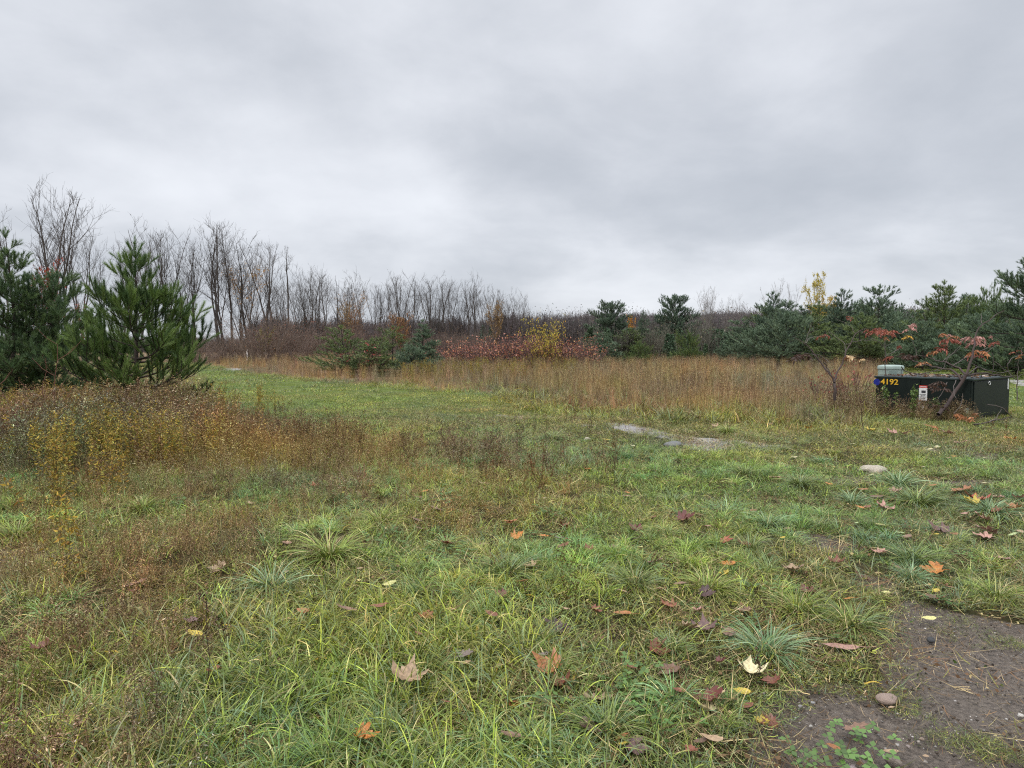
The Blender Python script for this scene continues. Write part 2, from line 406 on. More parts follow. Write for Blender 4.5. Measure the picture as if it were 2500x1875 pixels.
# ================================================================ grass and weeds (stuff)
GREEN = (.165, .205, .046); BLUEG = (.165, .225, .105); YELG = (.36, .41, .060); STRAW = (.52, .42, .20); BRN = (.18, .11, .055); OLV = (.20, .21, .050); DKG = (.06, .10, .022); GOLD = (.46, .32, .045)
def pal(*a): return [(*c, w) for c, w in a]
def protos(name, k, fn, material):
    ms = []
    for i in range(k):
        mb = MB(); fn(mb, np.random.RandomState(100 + i * 7 + len(name)), i); ms.append(mb.mesh('%s_%d' % (name, i), material))
    return proto_collection(name, ms), k

# short turf patches: many fine blades lying every way
def turf(mb, rs, i):
    blades(mb, rs, 150, .17, .02, .07, .0030, (.3, 1.35), (.2, 1.3), pal((GREEN, 5), (BLUEG, 2), (YELG, 2), (OLV, 3), (STRAW, .9), (DKG, 2), (BRN, .5)), segs=3, tipcol=(.35, .27, .11))
C_TURF = protos('turf', 6, turf, M_GRASS)
def litter(mb, rs, i):   # dead short stems and flat brown blades
    blades(mb, rs, 60, .18, .04, .17, .0030, (.8, 1.55), (0, .7), pal((STRAW, 3), (BRN, 4), (OLV, 1)), segs=2)
    p = np.stack([rs.randn(26) * .09, rs.randn(26) * .09, rs.rand(26) * .02], 1)
    flecks(mb, rs, p, .018, pal((BRN, 3), (STRAW, 1), (DKG, 1)), 1.6)
C_LIT = protos('litter', 4, litter, M_DRY)
def longg(mb, rs, i):
    blades(mb, rs, 26, .12, .08, .25, .0064, (.15, 1.1), (.6, 1.9), pal((GREEN, 5), (BLUEG, 2.5), (YELG, 2.2), (OLV, 2), (STRAW, .8), (GOLD, .35)), segs=6, tipcol=(.42, .30, .10))
C_LONG = protos('meadow_grass', 8, longg, M_GRASS)
def clover(mb, rs, i):
    n = 26; x = rs.randn(n) * .07; y = rs.randn(n) * .07; z_ = .02 + rs.rand(n) * .035
    for a0 in (0, 2.09, 4.19):
        az = a0 + rs.rand(n) * .5; el = rs.randn(n) * .25
        d = np.stack([np.cos(az), np.sin(az), el * .3], 1); s_ = np.stack([-np.sin(az), np.cos(az), rs.randn(n) * .1], 1)
        o = np.stack([x, y, z_], 1); r = (.008 + .006 * rs.rand(n))[:, None]
        V = np.stack([o, o + d * r + s_ * r * .8, o + d * r * 2.1, o + d * r - s_ * r * .8], 1).reshape(-1, 3)
        c = np.array((.085, .15, .038)) * (.7 + .7 * rs.rand(n, 1)); mb.add(V, (np.arange(n) * 4)[:, None] + np.arange(4)[None], col=np.repeat(c, 4, 0))
C_CLO = protos('clover', 4, clover, M_GRASS)

# dry forb: stem with side twigs and curled leaves
def forb(mb, rs, H, leafcols, stemcol, nleaf, lsize, twigs=4, fuzz=14, fuzzcol=None, lean=.12, x0=0, y0=0, sw=.0022):
    az = rs.rand() * 2 * pi; ln = abs(rs.randn()) * lean
    t = np.linspace(0, 1, 6); off = ln * H * t ** 1.6
    P = np.stack([x0 + off * cos(az), y0 + off * sin(az), H * t - .01], 1); P[1:, :2] += rs.randn(5, 2) * .006
    tube(mb, P, np.linspace(sw, sw * .45, 6), 3, stemcol)
    def on(tt): k = tt * 5; return np.stack([np.interp(k, np.arange(6), P[:, j]) for j in range(3)], 1)
    if nleaf:
        pos = on(.12 + .85 * rs.rand(nleaf)); flecks(mb, rs, pos, lsize, leafcols, 3.2, droop=.9)
    ends = [P[-1]]
    for k in range(twigs):
        a = on(np.array([.55 + .4 * rs.rand()]))[0]; aa = rs.rand() * 2 * pi; l = H * (.08 + .16 * rs.rand())
        b = a + np.array([cos(aa) * l * .6, sin(aa) * l * .6, l * .75]); m = (a + b) / 2 + np.array([cos(aa), sin(aa), -.4]) * l * .1
        tube(mb, [a, m, b], [sw * .6, sw * .5, sw * .35], 3, stemcol); ends.append(b)
        if nleaf: flecks(mb, rs, np.array([a, m, b])[rs.randint(0, 3, 4)] + rs.randn(4, 3) * .006, lsize * .7, leafcols, 3, droop=.9)
    if fuzz:
        for e_ in ends:
            k = max(3, fuzz // 2); flecks(mb, rs, e_ + rs.randn(k, 3) * [.010, .010, .016], .016, fuzzcol, 1.8, droop=1.2)
def c_brown(mb, rs, i):
    for k in range(8):
        r = .24 * sqrt(rs.rand()); a = rs.rand() * 6.28
        forb(mb, rs, .22 + .58 * rs.rand(), pal(((.27, .19, .115), 4), ((.40, .31, .19), 3), ((.13, .09, .06), 2.5), ((.23, .24, .08), 2), ((.50, .44, .35), 1.4)), (.13, .08, .05), 12, .038, 4, 10,
             pal(((.22, .14, .09), 3), ((.30, .24, .18), 1.5), ((.10, .06, .035), 1.5)), x0=r * cos(a), y0=r * sin(a), sw=.0026, lean=.2)
_cb = c_brown
def c_brown(mb, rs, i):
    _cb(mb, rs, i); D = pal(((.36, .27, .15), 4), ((.52, .43, .28), 3), ((.22, .15, .085), 3), ((.24, .27, .08), 3))
    blades(mb, rs, 46, .25, .12, .60, .0050, (.0, .75), (.3, 1.9), D, segs=5)
C_BROWN = protos('brown_weeds', 6, c_brown, M_DRY)
def c_thin(mb, rs, i):     # sparse dark stems that stand in short grass
    for k in range(3):
        r = .12 * sqrt(rs.rand()); a = rs.rand() * 6.28
        forb(mb, rs, .16 + .26 * rs.rand(), pal(((.20, .11, .05), 3), ((.11, .065, .035), 2)), (.085, .050, .030), 8, .020, 3, 8,
             pal(((.16, .10, .06), 2), ((.10, .055, .03), 2)), x0=r * cos(a), y0=r * sin(a), sw=.0020, lean=.25)
C_THIN = protos('dark_stems', 6, c_thin, M_DRY)
def c_gold(mb, rs, i):
    for k in range(6):
        r = .13 * sqrt(rs.rand()); a = rs.rand() * 6.28
        forb(mb, rs, .45 + .4 * rs.rand(), pal(((.46, .32, .05), 4), ((.36, .32, .07), 2.5), ((.20, .22, .05), 2), ((.36, .20, .05), 1.5)), (.17, .12, .05), 40, .040, 3, 8,
             pal(((.45, .36, .10), 2), ((.26, .17, .08), 2)), x0=r * cos(a), y0=r * sin(a), sw=.0028, lean=.12)
C_GOLD = protos('goldenrod', 5, c_gold, M_DRY)
def c_tan(mb, rs, i):
    TA = pal(((.38, .275, .165), 4), ((.54, .43, .29), 2.4), ((.27, .175, .10), 4), ((.14, .088, .055), 3), ((.24, .23, .10), 2.4))
    blades(mb, rs, 26, .17, .55, 1.0, .0050, (0, .16), (.05, .45), TA, segs=4, ease=2)
    blades(mb, rs, 22, .17, .2, .55, .0060, (.05, .5), (.3, 1.6), TA, segs=4)
    for k in range(2):
        r = .15 * sqrt(rs.rand()); a = rs.rand() * 6.28
        forb(mb, rs, .6 + .35 * rs.rand(), TA, (.10, .055, .035), 12, .03, 4, 14, pal(((.10, .055, .035), 3), ((.20, .12, .07), 1.5)), x0=r * cos(a), y0=r * sin(a), sw=.003, lean=.08)
    n = 26; p = np.stack([rs.randn(n) * .10, rs.randn(n) * .10, .6 + .32 * rs.rand(n)], 1)
    flecks(mb, rs, p, .045, TA, 5, droop=1.4)
C_TAN = protos('tall_grass', 6, c_tan, M_DRY)

rs = np.random.RandomState(11)
PA = lambda x, y: np.stack([x, y], 1)
def tintv(n, base=(1, 1, 1), var=.16, hue=.1, x=None, y=None):
    v = (1 + rs.randn(n, 1) * var) * np.array(base)[None] * (1 + rs.randn(n, 3) * hue * .32)
    if x is not None:
        f = fbm(x, y, .55, 3); g = fbm(x + 40, y + 9, .25, 2)
        h = fbm(x - 17, y + 31, 1.3, 3); v = v * np.stack([.62 + .80 * f + .5 * (g - .5) + .25 * (h - .5), .78 + .55 * f - .25 * (h - .5), .75 + .45 * (1 - f)], 1)
    return np.clip(v, .15, 3)

# --- short turf
def turf_layer(name, n, d0, d1, sc, label, pw=2.0):
    x, y = wedge(rs, n, d0, d1, pw, 43)
    m = mudf(x, y); c = clayf(x, y); tl = ss(-sd_poly(PA(x, y), P_TALL), -.2, .8)
    bb = ss(-sd_poly(PA(x, y), P_BEHINDBOX), -.3, .3); tl = tl * (1 - bb)
    wd = ss(-sd_poly(PA(x, y), P_WEED), -.4, .6); thin = fbm(x, y, 1.3, 3)
    tz = ss(-sd_poly(PA(x, y), P_THIN), -.6, .5) * ss(fbm(x + 60, y, .9, 3), .22, .52)
    keep = rs.rand(n) < (1 - .35 * tz) * (1 - m * .985) * (1 - c * .99) * (1 - tl * .97) * (1 - .45 * wd) * (.50 + .5 * ss(thin, .28, .5))
    x, y = x[keep], y[keep]; k = len(x)
    t = tintv(k, (1, 1, 1), .14, .10, x, y) * (1 - tz[keep][:, None] * np.array([[-.06, .24, .16]]))
    s_ = sc * (.75 + .5 * rs.rand(k)) 
    emit(name, C_TURF[0], C_TURF[1], x, y, s_, t, label, 'grass', seed=len(name) + n)
turf_layer('turf_grass', 5200, 2.0, 9.5, 1.0, 'short fine green turf in the foreground')
turf_layer('turf_grass', 8500, 9.5, 24, 1.55, 'short green turf of the mown track in the middle distance')
turf_layer('turf_grass', 8000, 24, 75, 3.0, 'pale strip of mown grass far along the track')

# --- dead litter at ground level
x, y = wedge(rs, 6200, 2.0, 16, 1.6, 43)
m = mudf(x, y); w = ss(-sd_poly(PA(x, y), P_WEED), -.3, .5); bl = ss(-sd_poly(PA(x, y), P_BL), -.4, .4)
mi = ss(-sd_poly(PA(x, y), P_MUD), .0, .6)
keep = rs.rand(len(x)) < np.clip(.62 + .4 * w + .4 * bl, 0, 1) * (1 - .55 * m) * (1 - .72 * mi) * (.4 + .6 * ss(fbm(x + 3, y, 1.1, 3), .35, .6))
x, y = x[keep], y[keep]; emit('plant_litter', *C_LIT, x, y, .8 + .6 * rs.rand(len(x)), tintv(len(x)), 'brown dead stems and leaf bits lying in the turf', 'litter', seed=4)

# --- longer blades
x, y = wedge(rs, 15500, 2.0, 15, 1.7, 43)
P = PA(x, y); m = mudf(x, y); lg = ss(-sd_poly(P, P_LONG), -.5, .4); bl = ss(-sd_poly(P, P_BL), -.4, .4); wd = ss(-sd_poly(P, P_WEED), -.4, .6)
tl = ss(-sd_poly(P, P_TALL), -.2, .5); nzz = fbm(x + 20, y, 1.4, 3); px_, py_ = topix(x, y)
rightish = ss(px_, 1350, 1800)
dens = np.clip((.20 + .6 * ss(nzz, .42, .60)) * (1 - .66 * rightish) + lg * .85 - .1 * bl + .35 * wd, 0, 1) * (1 - m) * (1 - clayf(x, y)) * (1 - tl) * (1 - .75 * ss(y, 8, 12) * (1 - wd))
keep = rs.rand(len(x)) < dens
x, y, lg = x[keep], y[keep], lg[keep]
s_ = (.52 + .35 * rs.rand(len(x))) + .22 * lg + .12 * ss(fbm(x, y, 1.0, 2), .45, .7)
emit('meadow_grass', *C_LONG, x, y, s_, tintv(len(x), (1, 1, 1), .16, .12, x, y), 'long arching green blades growing through the turf', 'grass', seed=5)
# fringe of green grass along the near edge of the tall field
x, y = wedge(rs, 26000, 10, 60, 1.6, 43)
sdt = sd_poly(PA(x, y), P_TALL)
keep = (np.abs(sdt + .1) < .8 * (.4 + fbm(x, y, .6, 2))) & (rs.rand(len(x)) < .62)
x, y = x[keep], y[keep]; emit('fringe_grass', *C_LONG, x, y, 1.0 + .7 * rs.rand(len(x)), tintv(len(x), (.9, .86, .85), .16, .12, x, y), 'green grass fringe along the edge of the tan field', 'grass', seed=6)

# small drooping tufts between the big tussocks
def tuft(mb, rs, i):
    c = [pal(((.26, .34, .06), 4), ((.19, .27, .05), 3), ((.40, .40, .14), 1.5), (STRAW, .8)), pal(((.15, .25, .10), 4), ((.25, .35, .18), 2.5), (GREEN, 2), (STRAW, .4)), pal((GREEN, 5), (BLUEG, 2), ((.24, .31, .07), 2), (STRAW, .6))][i % 3]
    blades(mb, rs, 110, .05, .12, .27, .0046, (.2, 1.15), (.9, 1.9), c, segs=6, center_lean=.85, ease=1.1)
C_TUFT = protos('tuft', 6, tuft, M_GRASS)
x, y = wedge(rs, 3400, 2.2, 13, 1.8, 43); P = PA(x, y)
keep = (ss(fbm(x - 30, y + 4, .8, 3), .38, .62) * (1 - ss(mudf(x, y), .05, .3)) * (1 - .2 * ss(-sd_poly(P, P_LONG), -.3, .3)) * (1 - ss(-sd_poly(P, P_TALL), -.3, .3)) * (1 - .6 * ss(y, 9, 12)) > rs.rand(len(x)))
x, y = x[keep], y[keep]; emit('small_tufts', *C_TUFT, x, y, .42 + .45 * rs.rand(len(x)), tintv(len(x), (1.12, 1.1, 1.05), .18, .1, x, y), 'small drooping tufts of grass between the big tussocks', 'grass', seed=8)
# --- clover
x, y = wedge(rs, 2600, 2.0, 8, 2, 42); P = PA(x, y)
keep = (fbm(x + 70, y, 1.6, 2) > .62) & (mudf(x, y) < .4) & (rs.rand(len(x)) < .10)
x, y = x[keep], y[keep]
ex = np.array([gp(2120, 1858), gp(2000, 1868)] + [gp(1540 + i * 9, 1700 + 30 * i) for i in range(3)])
x = np.append(x, ex[:, 0]); y = np.append(y, ex[:, 1])
emit('clover', *C_CLO, x, y, .8 + .5 * rs.rand(len(x)), tintv(len(x), (1, 1.05, .9), .15), 'small round green clover leaves among the turf', 'clover', seed=7)

# --- brown weeds of the left meadow
def weeds(name, C, n, d0, d1, fn, sc, base, label, cat, seed, pw=2.0):
    x, y = wedge(rs, n, d0, d1, pw, 45); P = PA(x, y); keep = rs.rand(n) < fn(x, y, P); x, y = x[keep], y[keep]
    s_ = sc(x, y) * (.66 + .66 * rs.rand(len(x)) ** 1.3); emit(name, *C, x, y, s_, tintv(len(x), base, .2, .16, x, y), label, cat, tilt=.07, seed=seed)
px2 = lambda x, y: topix(x, y)[0]
def wheight(x, y):   # weeds get lower toward the track and toward the viewer
    P = PA(x, y); e_ = ss(-sd_poly(P, P_WEED), 0, 2.3); return (.30 + .70 * e_) * (.70 + .55 * fbm(x, y, .7, 2)) * (1 - .62 * ss(px2(x, y), 520, 860))
weeds('brown_weeds', C_BROWN, 11500, 6.0, 15.5, lambda x, y, P: ss(-sd_poly(P, P_WEED), -.3, 1.3) * (.28 + .5 * ss(-sd_poly(P, P_WEED), .5, 4)) * (1 - .82 * ss(px2(x, y), 700, 960)) * (.5 + .5 * ss(fbm(x + 5, y, .8, 3), .3, .55)),
      wheight, (1.34, 1.20, .96), 'dry brown and grey forbs of the left meadow', 'weeds', 21, 1.7)
weeds('brown_weeds', C_BROWN, 800, 2.2, 5.4, lambda x, y, P: ss(-sd_poly(P, P_BL), -.3, .5) * .72 * ss(fbm(x + 5, y, .8, 3), .3, .55), lambda x, y: .42 + 0 * x, (1.0, .97, .92), 'brown weeds at the lower left corner', 'weeds', 22)
weeds('low_brown_weeds', C_BROWN, 8200, 3.4, 14, lambda x, y, P: ss(-sd_poly(P, P_THIN), -.5, .8) * (.25 + .75 * ss(fbm(x + 5, y, 1.0, 3), .36, .58)) * .62 * (1 - .45 * ss(px2(x, y), 850, 1150)), lambda x, y: .26 + .22 * ss(y, 6, 11) + .1 * ss(-x, 1, 4), (1.25, 1.12, 1.0), 'low brown dead growth mixed into the grass of the left meadow', 'weeds', 26)
weeds('dark_stems', C_THIN, 3600, 2.5, 15, lambda x, y, P: (.08 + .5 * ss(-sd_poly(P, P_WEED), -.6, .6) + .35 * ss(-sd_poly(P, P_BL), -.8, .4)) * (1 - .93 * ss(px2(x, y), 1480, 1650)) * (1 - ss(mudf(x, y), .1, .5)) * ss(fbm(x - 9, y, .9, 3), .36, .6),
      lambda x, y: .75 + .5 * ss(y, 4, 10), (1, .9, .85), 'thin dark stems of dead weeds in the grass', 'weeds', 23)
G_SPOTS = [(60, 1085, .9, 60), (20, 1040, 1.0, 60), (340, 1060, 1.3, 150), (300, 1035, 1.2, 110), (420, 1050, 1.0, 70), (240, 1075, .8, 36), (140, 1110, .5, 26), (345, 1150, .8, 80), (400, 1150, .6, 34), (80, 1170, .4, 16), (165, 1215, .35, 12), (100, 1230, .3, 8), (190, 1160, .4, 14), (560, 1010, .8, 30), (10, 1130, .8, 34), (230, 1060, .9, 40), (165, 1450, .1, 2), (450, 1040, 1.2, 50)]
gxs, gys = [], []
for (a_, b_, r_, k_) in G_SPOTS:
    c_ = gp(a_, b_)
    for _ in range(int(k_ * .27 + .5)): gxs.append(c_[0] + rs.randn() * r_ * .6); gys.append(c_[1] + rs.randn() * r_ * .45)
gxs, gys = np.array(gxs), np.array(gys)
emit('goldenrod', *C_GOLD, gxs, gys, .72 + .4 * rs.rand(len(gxs)), tintv(len(gxs), (1, 1, 1), .15), 'yellowing goldenrod plants in front of the near pine', 'weeds', tilt=.06, seed=24)
x, y = wedge(rs, 500, 30, 60, 2, 20); keep = (np.abs(topix(x, y)[0] - 1180) < 230); x, y = x[keep], y[keep]
emit('goldenrod', *C_GOLD, x, y, 1.0 + .3 * rs.rand(len(x)), tintv(len(x), (.85, .9, 1), .15), 'yellow patch of goldenrod in front of the sumac thicket', 'weeds', tilt=.06, seed=25)

# --- tall tan field
def tallf(x, y, P):
    e_ = ss(-sd_poly(P, P_TALL) + (fbm(x, y, .5, 3) - .5) * 2.0, -.1, .5) * (1 - ss(-sd_poly(P, P_BEHINDBOX), -.4, .3)) * (1 - ss(clayf(x, y), .1, .4))
    bx_, by_ = topix(x, y); e_ = e_ * (1 - ((bx_ > 2120) & (bx_ < 2480) & (y > 14.3) & (y < 19)))
    return np.maximum(e_, ss(-sd_poly(P, P_TANL), -.3, .3) * .9)
hfun = lambda x, y: (.80 + .5 * (fbm(x, y, .35, 3) - .5)) * (.30 + .45 * ss(-(sd_poly(PA(x, y), P_TALL)), 0, 2.2) + .25 * ss(-(sd_poly(PA(x, y), P_TALL)), 1, 9))
weeds('tall_grass', C_TAN, 5200, 11, 26, lambda x, y, P: tallf(x, y, P) * .9, hfun, (1.14, 1.13, 1.08), 'tan and rust tall grass of the near field', 'grass', 31)
weeds('tall_grass', C_TAN, 15000, 26, 85, lambda x, y, P: tallf(x, y, P), lambda x, y: hfun(x, y) * np.array([1.0]), (1.16, 1.13, 1.08), 'tan and rust tall grass of the far field', 'grass', 32, 1.5)
# green herbs showing low in the tan field
x, y = wedge(rs, 11000, 12, 40, 1.6, 43); keep = (tallf(x, y, PA(x, y)) * ss(fbm(x + 30, y, .35, 2), .36, .55) * (1 - ss(y, 20, 34)) > rs.rand(len(x)))
x, y = x[keep], y[keep]; emit('field_herbs', *C_LONG, x, y, 1.5 + .8 * rs.rand(len(x)), tintv(len(x), (.90, .80, .78), .2, .1, x, y), 'green herbs showing low in the tan field', 'grass', seed=33)

# --- pebbles and straw bits on the mud
def c_peb(mb, rs, i):
    n = 10; 
    for k in range(n):
        c = np.array([rs.randn() * .1, rs.randn() * .1, .0]); r = .002 + .0045 * rs.rand() ** 2
        t = np.array([[1, 0, 0], [0, 1, 0], [-1, 0, 0], [0, -1, 0], [0, 0, .7], [0, 0, -.7]]) * r * (.7 + .6 * rs.rand(6, 1))
        g = .14 + .36 * rs.rand() ** 1.6; mb.add(c + t, tris=[[0, 1, 4], [1, 2, 4], [2, 3, 4], [3, 0, 4], [1, 0, 5], [2, 1, 5], [3, 2, 5], [0, 3, 5]], col=(g, g * .93, g * .85))
C_PEB = protos('grit', 4, c_peb, M_DRY)
x, y = wedge(rs, 5200, 2.0, 7, 2, 42); m = mudf(x, y); keep = (m > .4) & (rs.rand(len(x)) < .12 + .6 * ss(fbm(x, y, 1.7, 2), .45, .65)); x, y = x[keep], y[keep]
emit('grit', *C_PEB, x, y, .7 + .9 * rs.rand(len(x)), tintv(len(x), (1, 1, 1), .2, .02), 'pale grit pressed into the bare mud', 'gravel', seed=41, zoff=-.024)
def c_clod(mb, rs, i):
    for k in range(9):
        c = np.array([rs.randn() * .12, rs.randn() * .12, .0]); r = .002 + .006 * rs.rand() ** 2
        t = np.array([[1, 0, 0], [.2, 1, 0], [-1, .2, 0], [0, -1, 0], [.1, 0, .8], [0, 0, -.7]]) * r * (.6 + .8 * rs.rand(6, 1))
        g = .06 + .08 * rs.rand(); mb.add(c + t, tris=[[0, 1, 4], [1, 2, 4], [2, 3, 4], [3, 0, 4], [1, 0, 5], [2, 1, 5], [3, 2, 5], [0, 3, 5]], col=(g, g * .80, g * .64))
C_CLOD = protos('clod', 4, c_clod, M_DRY)
x, y = wedge(rs, 5200, 2.0, 8, 2, 42); m = mudf(x, y); keep = (m > .35) & (rs.rand(len(x)) < .2 + .8 * ss(fbm(x + 3, y + 8, 2.1, 2), .4, .6)); x, y = x[keep], y[keep]
emit('clods', *C_CLOD, x, y, .6 + .9 * rs.rand(len(x)), tintv(len(x), (1, 1, 1), .2, .02), 'crumbly dark clods on the bare mud', 'soil', seed=44, zoff=-.026)
def c_straw(mb, rs, i):
    blades(mb, rs, 9, .16, .02, .085, .0026, (1.45, 1.57), (0, .05), pal(((.34, .25, .13), 3), (BRN, 3), ((.45, .36, .22), 1)), segs=2, zb=.006)
C_STR = protos('straw', 5, c_straw, M_DRY)
x, y = wedge(rs, 3400, 2.0, 7, 2, 42); m = mudf(x, y); keep = (m > .3) & (rs.rand(len(x)) < .25 + .75 * ss(fbm(x, y, 2.5, 2), .45, .6)); x, y = x[keep], y[keep]
emit('straw', *C_STR, x, y, .7 + .7 * rs.rand(len(x)), tintv(len(x)), 'bits of dead straw stuck to the mud', 'litter', tilt=.03, seed=42, zoff=-.024)
x, y = wedge(rs, 2400, 2.0, 7, 2, 42); P = PA(x, y); s0 = sd_poly(P, P_MUD)
isl = [(2390, 1790), (2440, 1800), (2360, 1780), (2130, 1685), (2185, 1700), (2480, 1560), (2060, 1640), (2350, 1520)]
isx = [gp(*p) for p in isl]; x = np.array([p[0] + rs.randn() * .07 for p in isx for _ in range(5)]); y = np.array([p[1] + rs.randn() * .05 for p in isx for _ in range(5)])
emit('turf_islands', *C_TURF, x, y, .45 + .3 * rs.rand(len(x)), tintv(len(x), (.85, .85, .8), .2), 'small dull green turf islands on the bare mud', 'grass', seed=43, zoff=-.02)

# ================================================================ tussocks: single big tufts, each a thing
ORD = ['leftmost', 'second from the left', 'third from the left', 'fourth from the left', 'fifth from the left', 'sixth from the left', 'seventh from the left', 'eighth from the left', 'ninth from the left', 'tenth from the left',
       'eleventh from the left', 'twelfth from the left']
NUMW = {1: 'one', 2: 'two', 3: 'three', 4: 'four', 5: 'five', 6: 'six', 7: 'seven', 8: 'eight', 9: 'nine', 10: 'ten', 11: 'eleven', 12: 'twelve'}
def ordl(k, n):
    if n == 1: return ''
    if k == n - 1: return 'rightmost of %s' % NUMW.get(n, str(n)) if n <= 12 else 'rightmost of the row'
    if k < 12: return ORD[k] + (' of ' + NUMW[n] if n <= 12 else '')
    r = n - 1 - k
    if r < 12: return ORD[r].replace('leftmost', 'rightmost').replace('from the left', 'from the right')
    return None
def tussock_mesh(i, cols):
    mb = MB(); rs = np.random.RandomState(500 + i)
    blades(mb, rs, 330, .06, .18, .36, .0058, (.15, 1.2), (1.0, 2.0), cols, segs=7, center_lean=.85, ease=1.1)
    blades(mb, rs, 60, .07, .10, .22, .0045, (.9, 1.4), (.3, .8), cols, segs=4, center_lean=.9)
    return mb.mesh('tussock', M_TUS)
TUC = {'blue-green': pal(((.14, .24, .10), 5), ((.30, .40, .22), 3), (GREEN, 2), (STRAW, .4)),
       'green': pal((GREEN, 5), (BLUEG, 2), ((.19, .26, .06), 2), (STRAW, .5)),
       'yellow-green': pal(((.27, .34, .055), 4), ((.17, .25, .045), 3), ((.38, .36, .12), 1.5), (STRAW, .8))}
TUM = {k: [tussock_mesh(j * 3 + q, c) for q in range(2)] for j, (k, c) in enumerate(TUC.items())}
TUSS = [(1643, 1226, 112, 'green'), (1776, 1257, 140, 'blue-green'), (1820, 1168, 115, 'green'), (1387, 1145, 80, 'blue-green'), (1225, 1133, 100, 'green'), (1548, 1440, 170, 'green'),
        (1732, 1450, 180, 'yellow-green'), (1870, 1600, 240, 'blue-green'), (2085, 1520, 200, 'green'), (1950, 1490, 170, 'yellow-green'), (2233, 1366, 160, 'green'), (2226, 1405, 120, 'blue-green'),
        (2433, 1448, 150, 'yellow-green'), (926, 1292, 140, 'yellow-green'), (806, 1372, 230, 'yellow-green'), (1132, 1180, 80, 'yellow-green'), (920, 1138, 70, 'green'), (1037, 1160, 95, 'green'),
        (1235, 1418, 200, 'green'), (663, 1450, 190, 'blue-green'), (312, 1190, 90, 'green'), (348, 1252, 120, 'yellow-green'), (45, 1310, 140, 'yellow-green'), (534, 1176, 120, 'green'),
        (2192, 1188, 120, 'blue-green'), (2240, 1222, 150, 'green'), (2078, 1224, 100, 'blue-green'), (1952, 1190, 110, 'green'), (2037, 1113, 46, 'yellow-green'), (2002, 1130, 56, 'blue-green'),
        (1907, 1102, 56, 'green'), (1875, 1290, 110, 'blue-green'), (1776, 1060, 80, 'yellow-green'), (1350, 1078, 90, 'green'), (1640, 1600, 150, 'green'), (1480, 1810, 260, 'green'), (1020, 1470, 150, 'green'), (1830, 1345, 130, 'green'), (2420, 1250, 120, 'blue-green'), (2000, 1290, 90, 'green')]
TUSS.sort()
def row(py): return 'far' if py < 1200 else ('middle' if py < 1400 else 'near')
_g = {}
for t_ in TUSS: _g.setdefault((t_[3], row(t_[1])), []).append(t_)
rr = random.Random(3)
for (cn, rw), lst in _g.items():
    for k, (px, py, w, _) in enumerate(lst):
        x, y = gp(px, py); d = math.hypot(x, y)
        width = w / F * d; o = new_obj('grass_tussock', rr.choice(TUM[cn]))
        o.location = (x, y, hz(x, y) - .01); sc = width / .54; o.scale = (sc, sc, sc * .85 * (1 if sc < .9 else .9)); o.rotation_euler = (0, 0, rr.random() * 6.28)
        where = {'far': 'by the track', 'middle': 'halfway out', 'near': 'close in front'}[rw]
        q = ordl(k, len(lst))
        tag(o, ('arching %s grass tussock %s%s' % (cn, where, ', ' + q if q else '')), 'grass tussock', 'arching grass tussocks')

# ================================================================ fallen leaves
def leaf_mesh(kind, seed):
    rs = np.random.RandomState(seed); mb = MB()
    if kind == 'maple':
        half = [(0, -.02), (.10, -.06), (.24, -.16), (.25, -.03), (.42, .0), (.52, .10), (.41, .17), (.50, .27), (.58, .43), (.42, .42), (.33, .36), (.24, .31), (.28, .47), (.30, .60), (.20, .57), (.10, .70), (0, .88)]
        cen = (0, .22)
    else:
        half = [(0, 0), (.12, .06), (.20, .18), (.24, .34), (.23, .50), (.17, .68), (.08, .84), (0, .95)]; cen = (0, .42)
    out_ = np.array(half + [(-a, b) for a, b in half[-2:0:-1]]); out_ = out_ * (1 + rs.randn(len(out_), 1) * .05)
    c = np.array(cen); rings = [out_, c + (out_ - c) * .66, c + (out_ - c) * .33]
    curl = rs.uniform(.15, .95) * (1 if kind == 'maple' else .5); fold = rs.uniform(-.3, .8); ph = rs.rand() * 6.28; wob = rs.uniform(.02, .06) * (1 if kind == 'maple' else .4)
    n = len(out_); V = []
    for r in rings + [c[None]]:
        x, y = r[:, 0], r[:, 1]; rad2 = (x - c[0]) ** 2 + (y - c[1]) ** 2
        z_ = curl * rad2 + fold * np.abs(x) * .5 + wob * np.sin(9 * np.arctan2(y - c[1], x) + ph) * np.sqrt(rad2) * 2
        V.append(np.stack([x, y - c[1], z_], 1))
    V = np.concatenate(V); Q = []; T = []
    for k in range(2):
        for i in range(n): j = (i + 1) % n; Q.append([k * n + i, k * n + j, (k + 1) * n + j, (k + 1) * n + i])
    for i in range(n): T.append([2 * n + i, 2 * n + (i + 1) % n, 3 * n])
    mb.add(V, Q, T)
    tube(mb, [(0, -c[1], .01), (.03, -c[1] - .18, .0), (.0, -c[1] - .38, .03)], [.012, .009, .009], 3)
    return mb.mesh(kind + '_leaf', M_FALLEN, smooth=True)
LM = {'maple': [leaf_mesh('maple', 40 + i) for i in range(6)], 'oval': [leaf_mesh('oval', 60 + i) for i in range(5)]}
LC = {'tan': (.46, .31, .18), 'cream': (.72, .62, .36), 'brown': (.24, .135, .085), 'reddish brown': (.25, .085, .045), 'dark red': (.15, .035, .022), 'dark purple': (.095, .050, .048),
      'orange': (.58, .22, .045), 'orange brown': (.42, .17, .06), 'yellow': (.62, .46, .06), 'pale yellow': (.62, .58, .22), 'pinkish': (.46, .25, .19), 'purplish brown': (.19, .105, .09),
      'red': (.42, .09, .05), 'pale green': (.42, .50, .22), 'grey brown': (.30, .23, .20)}
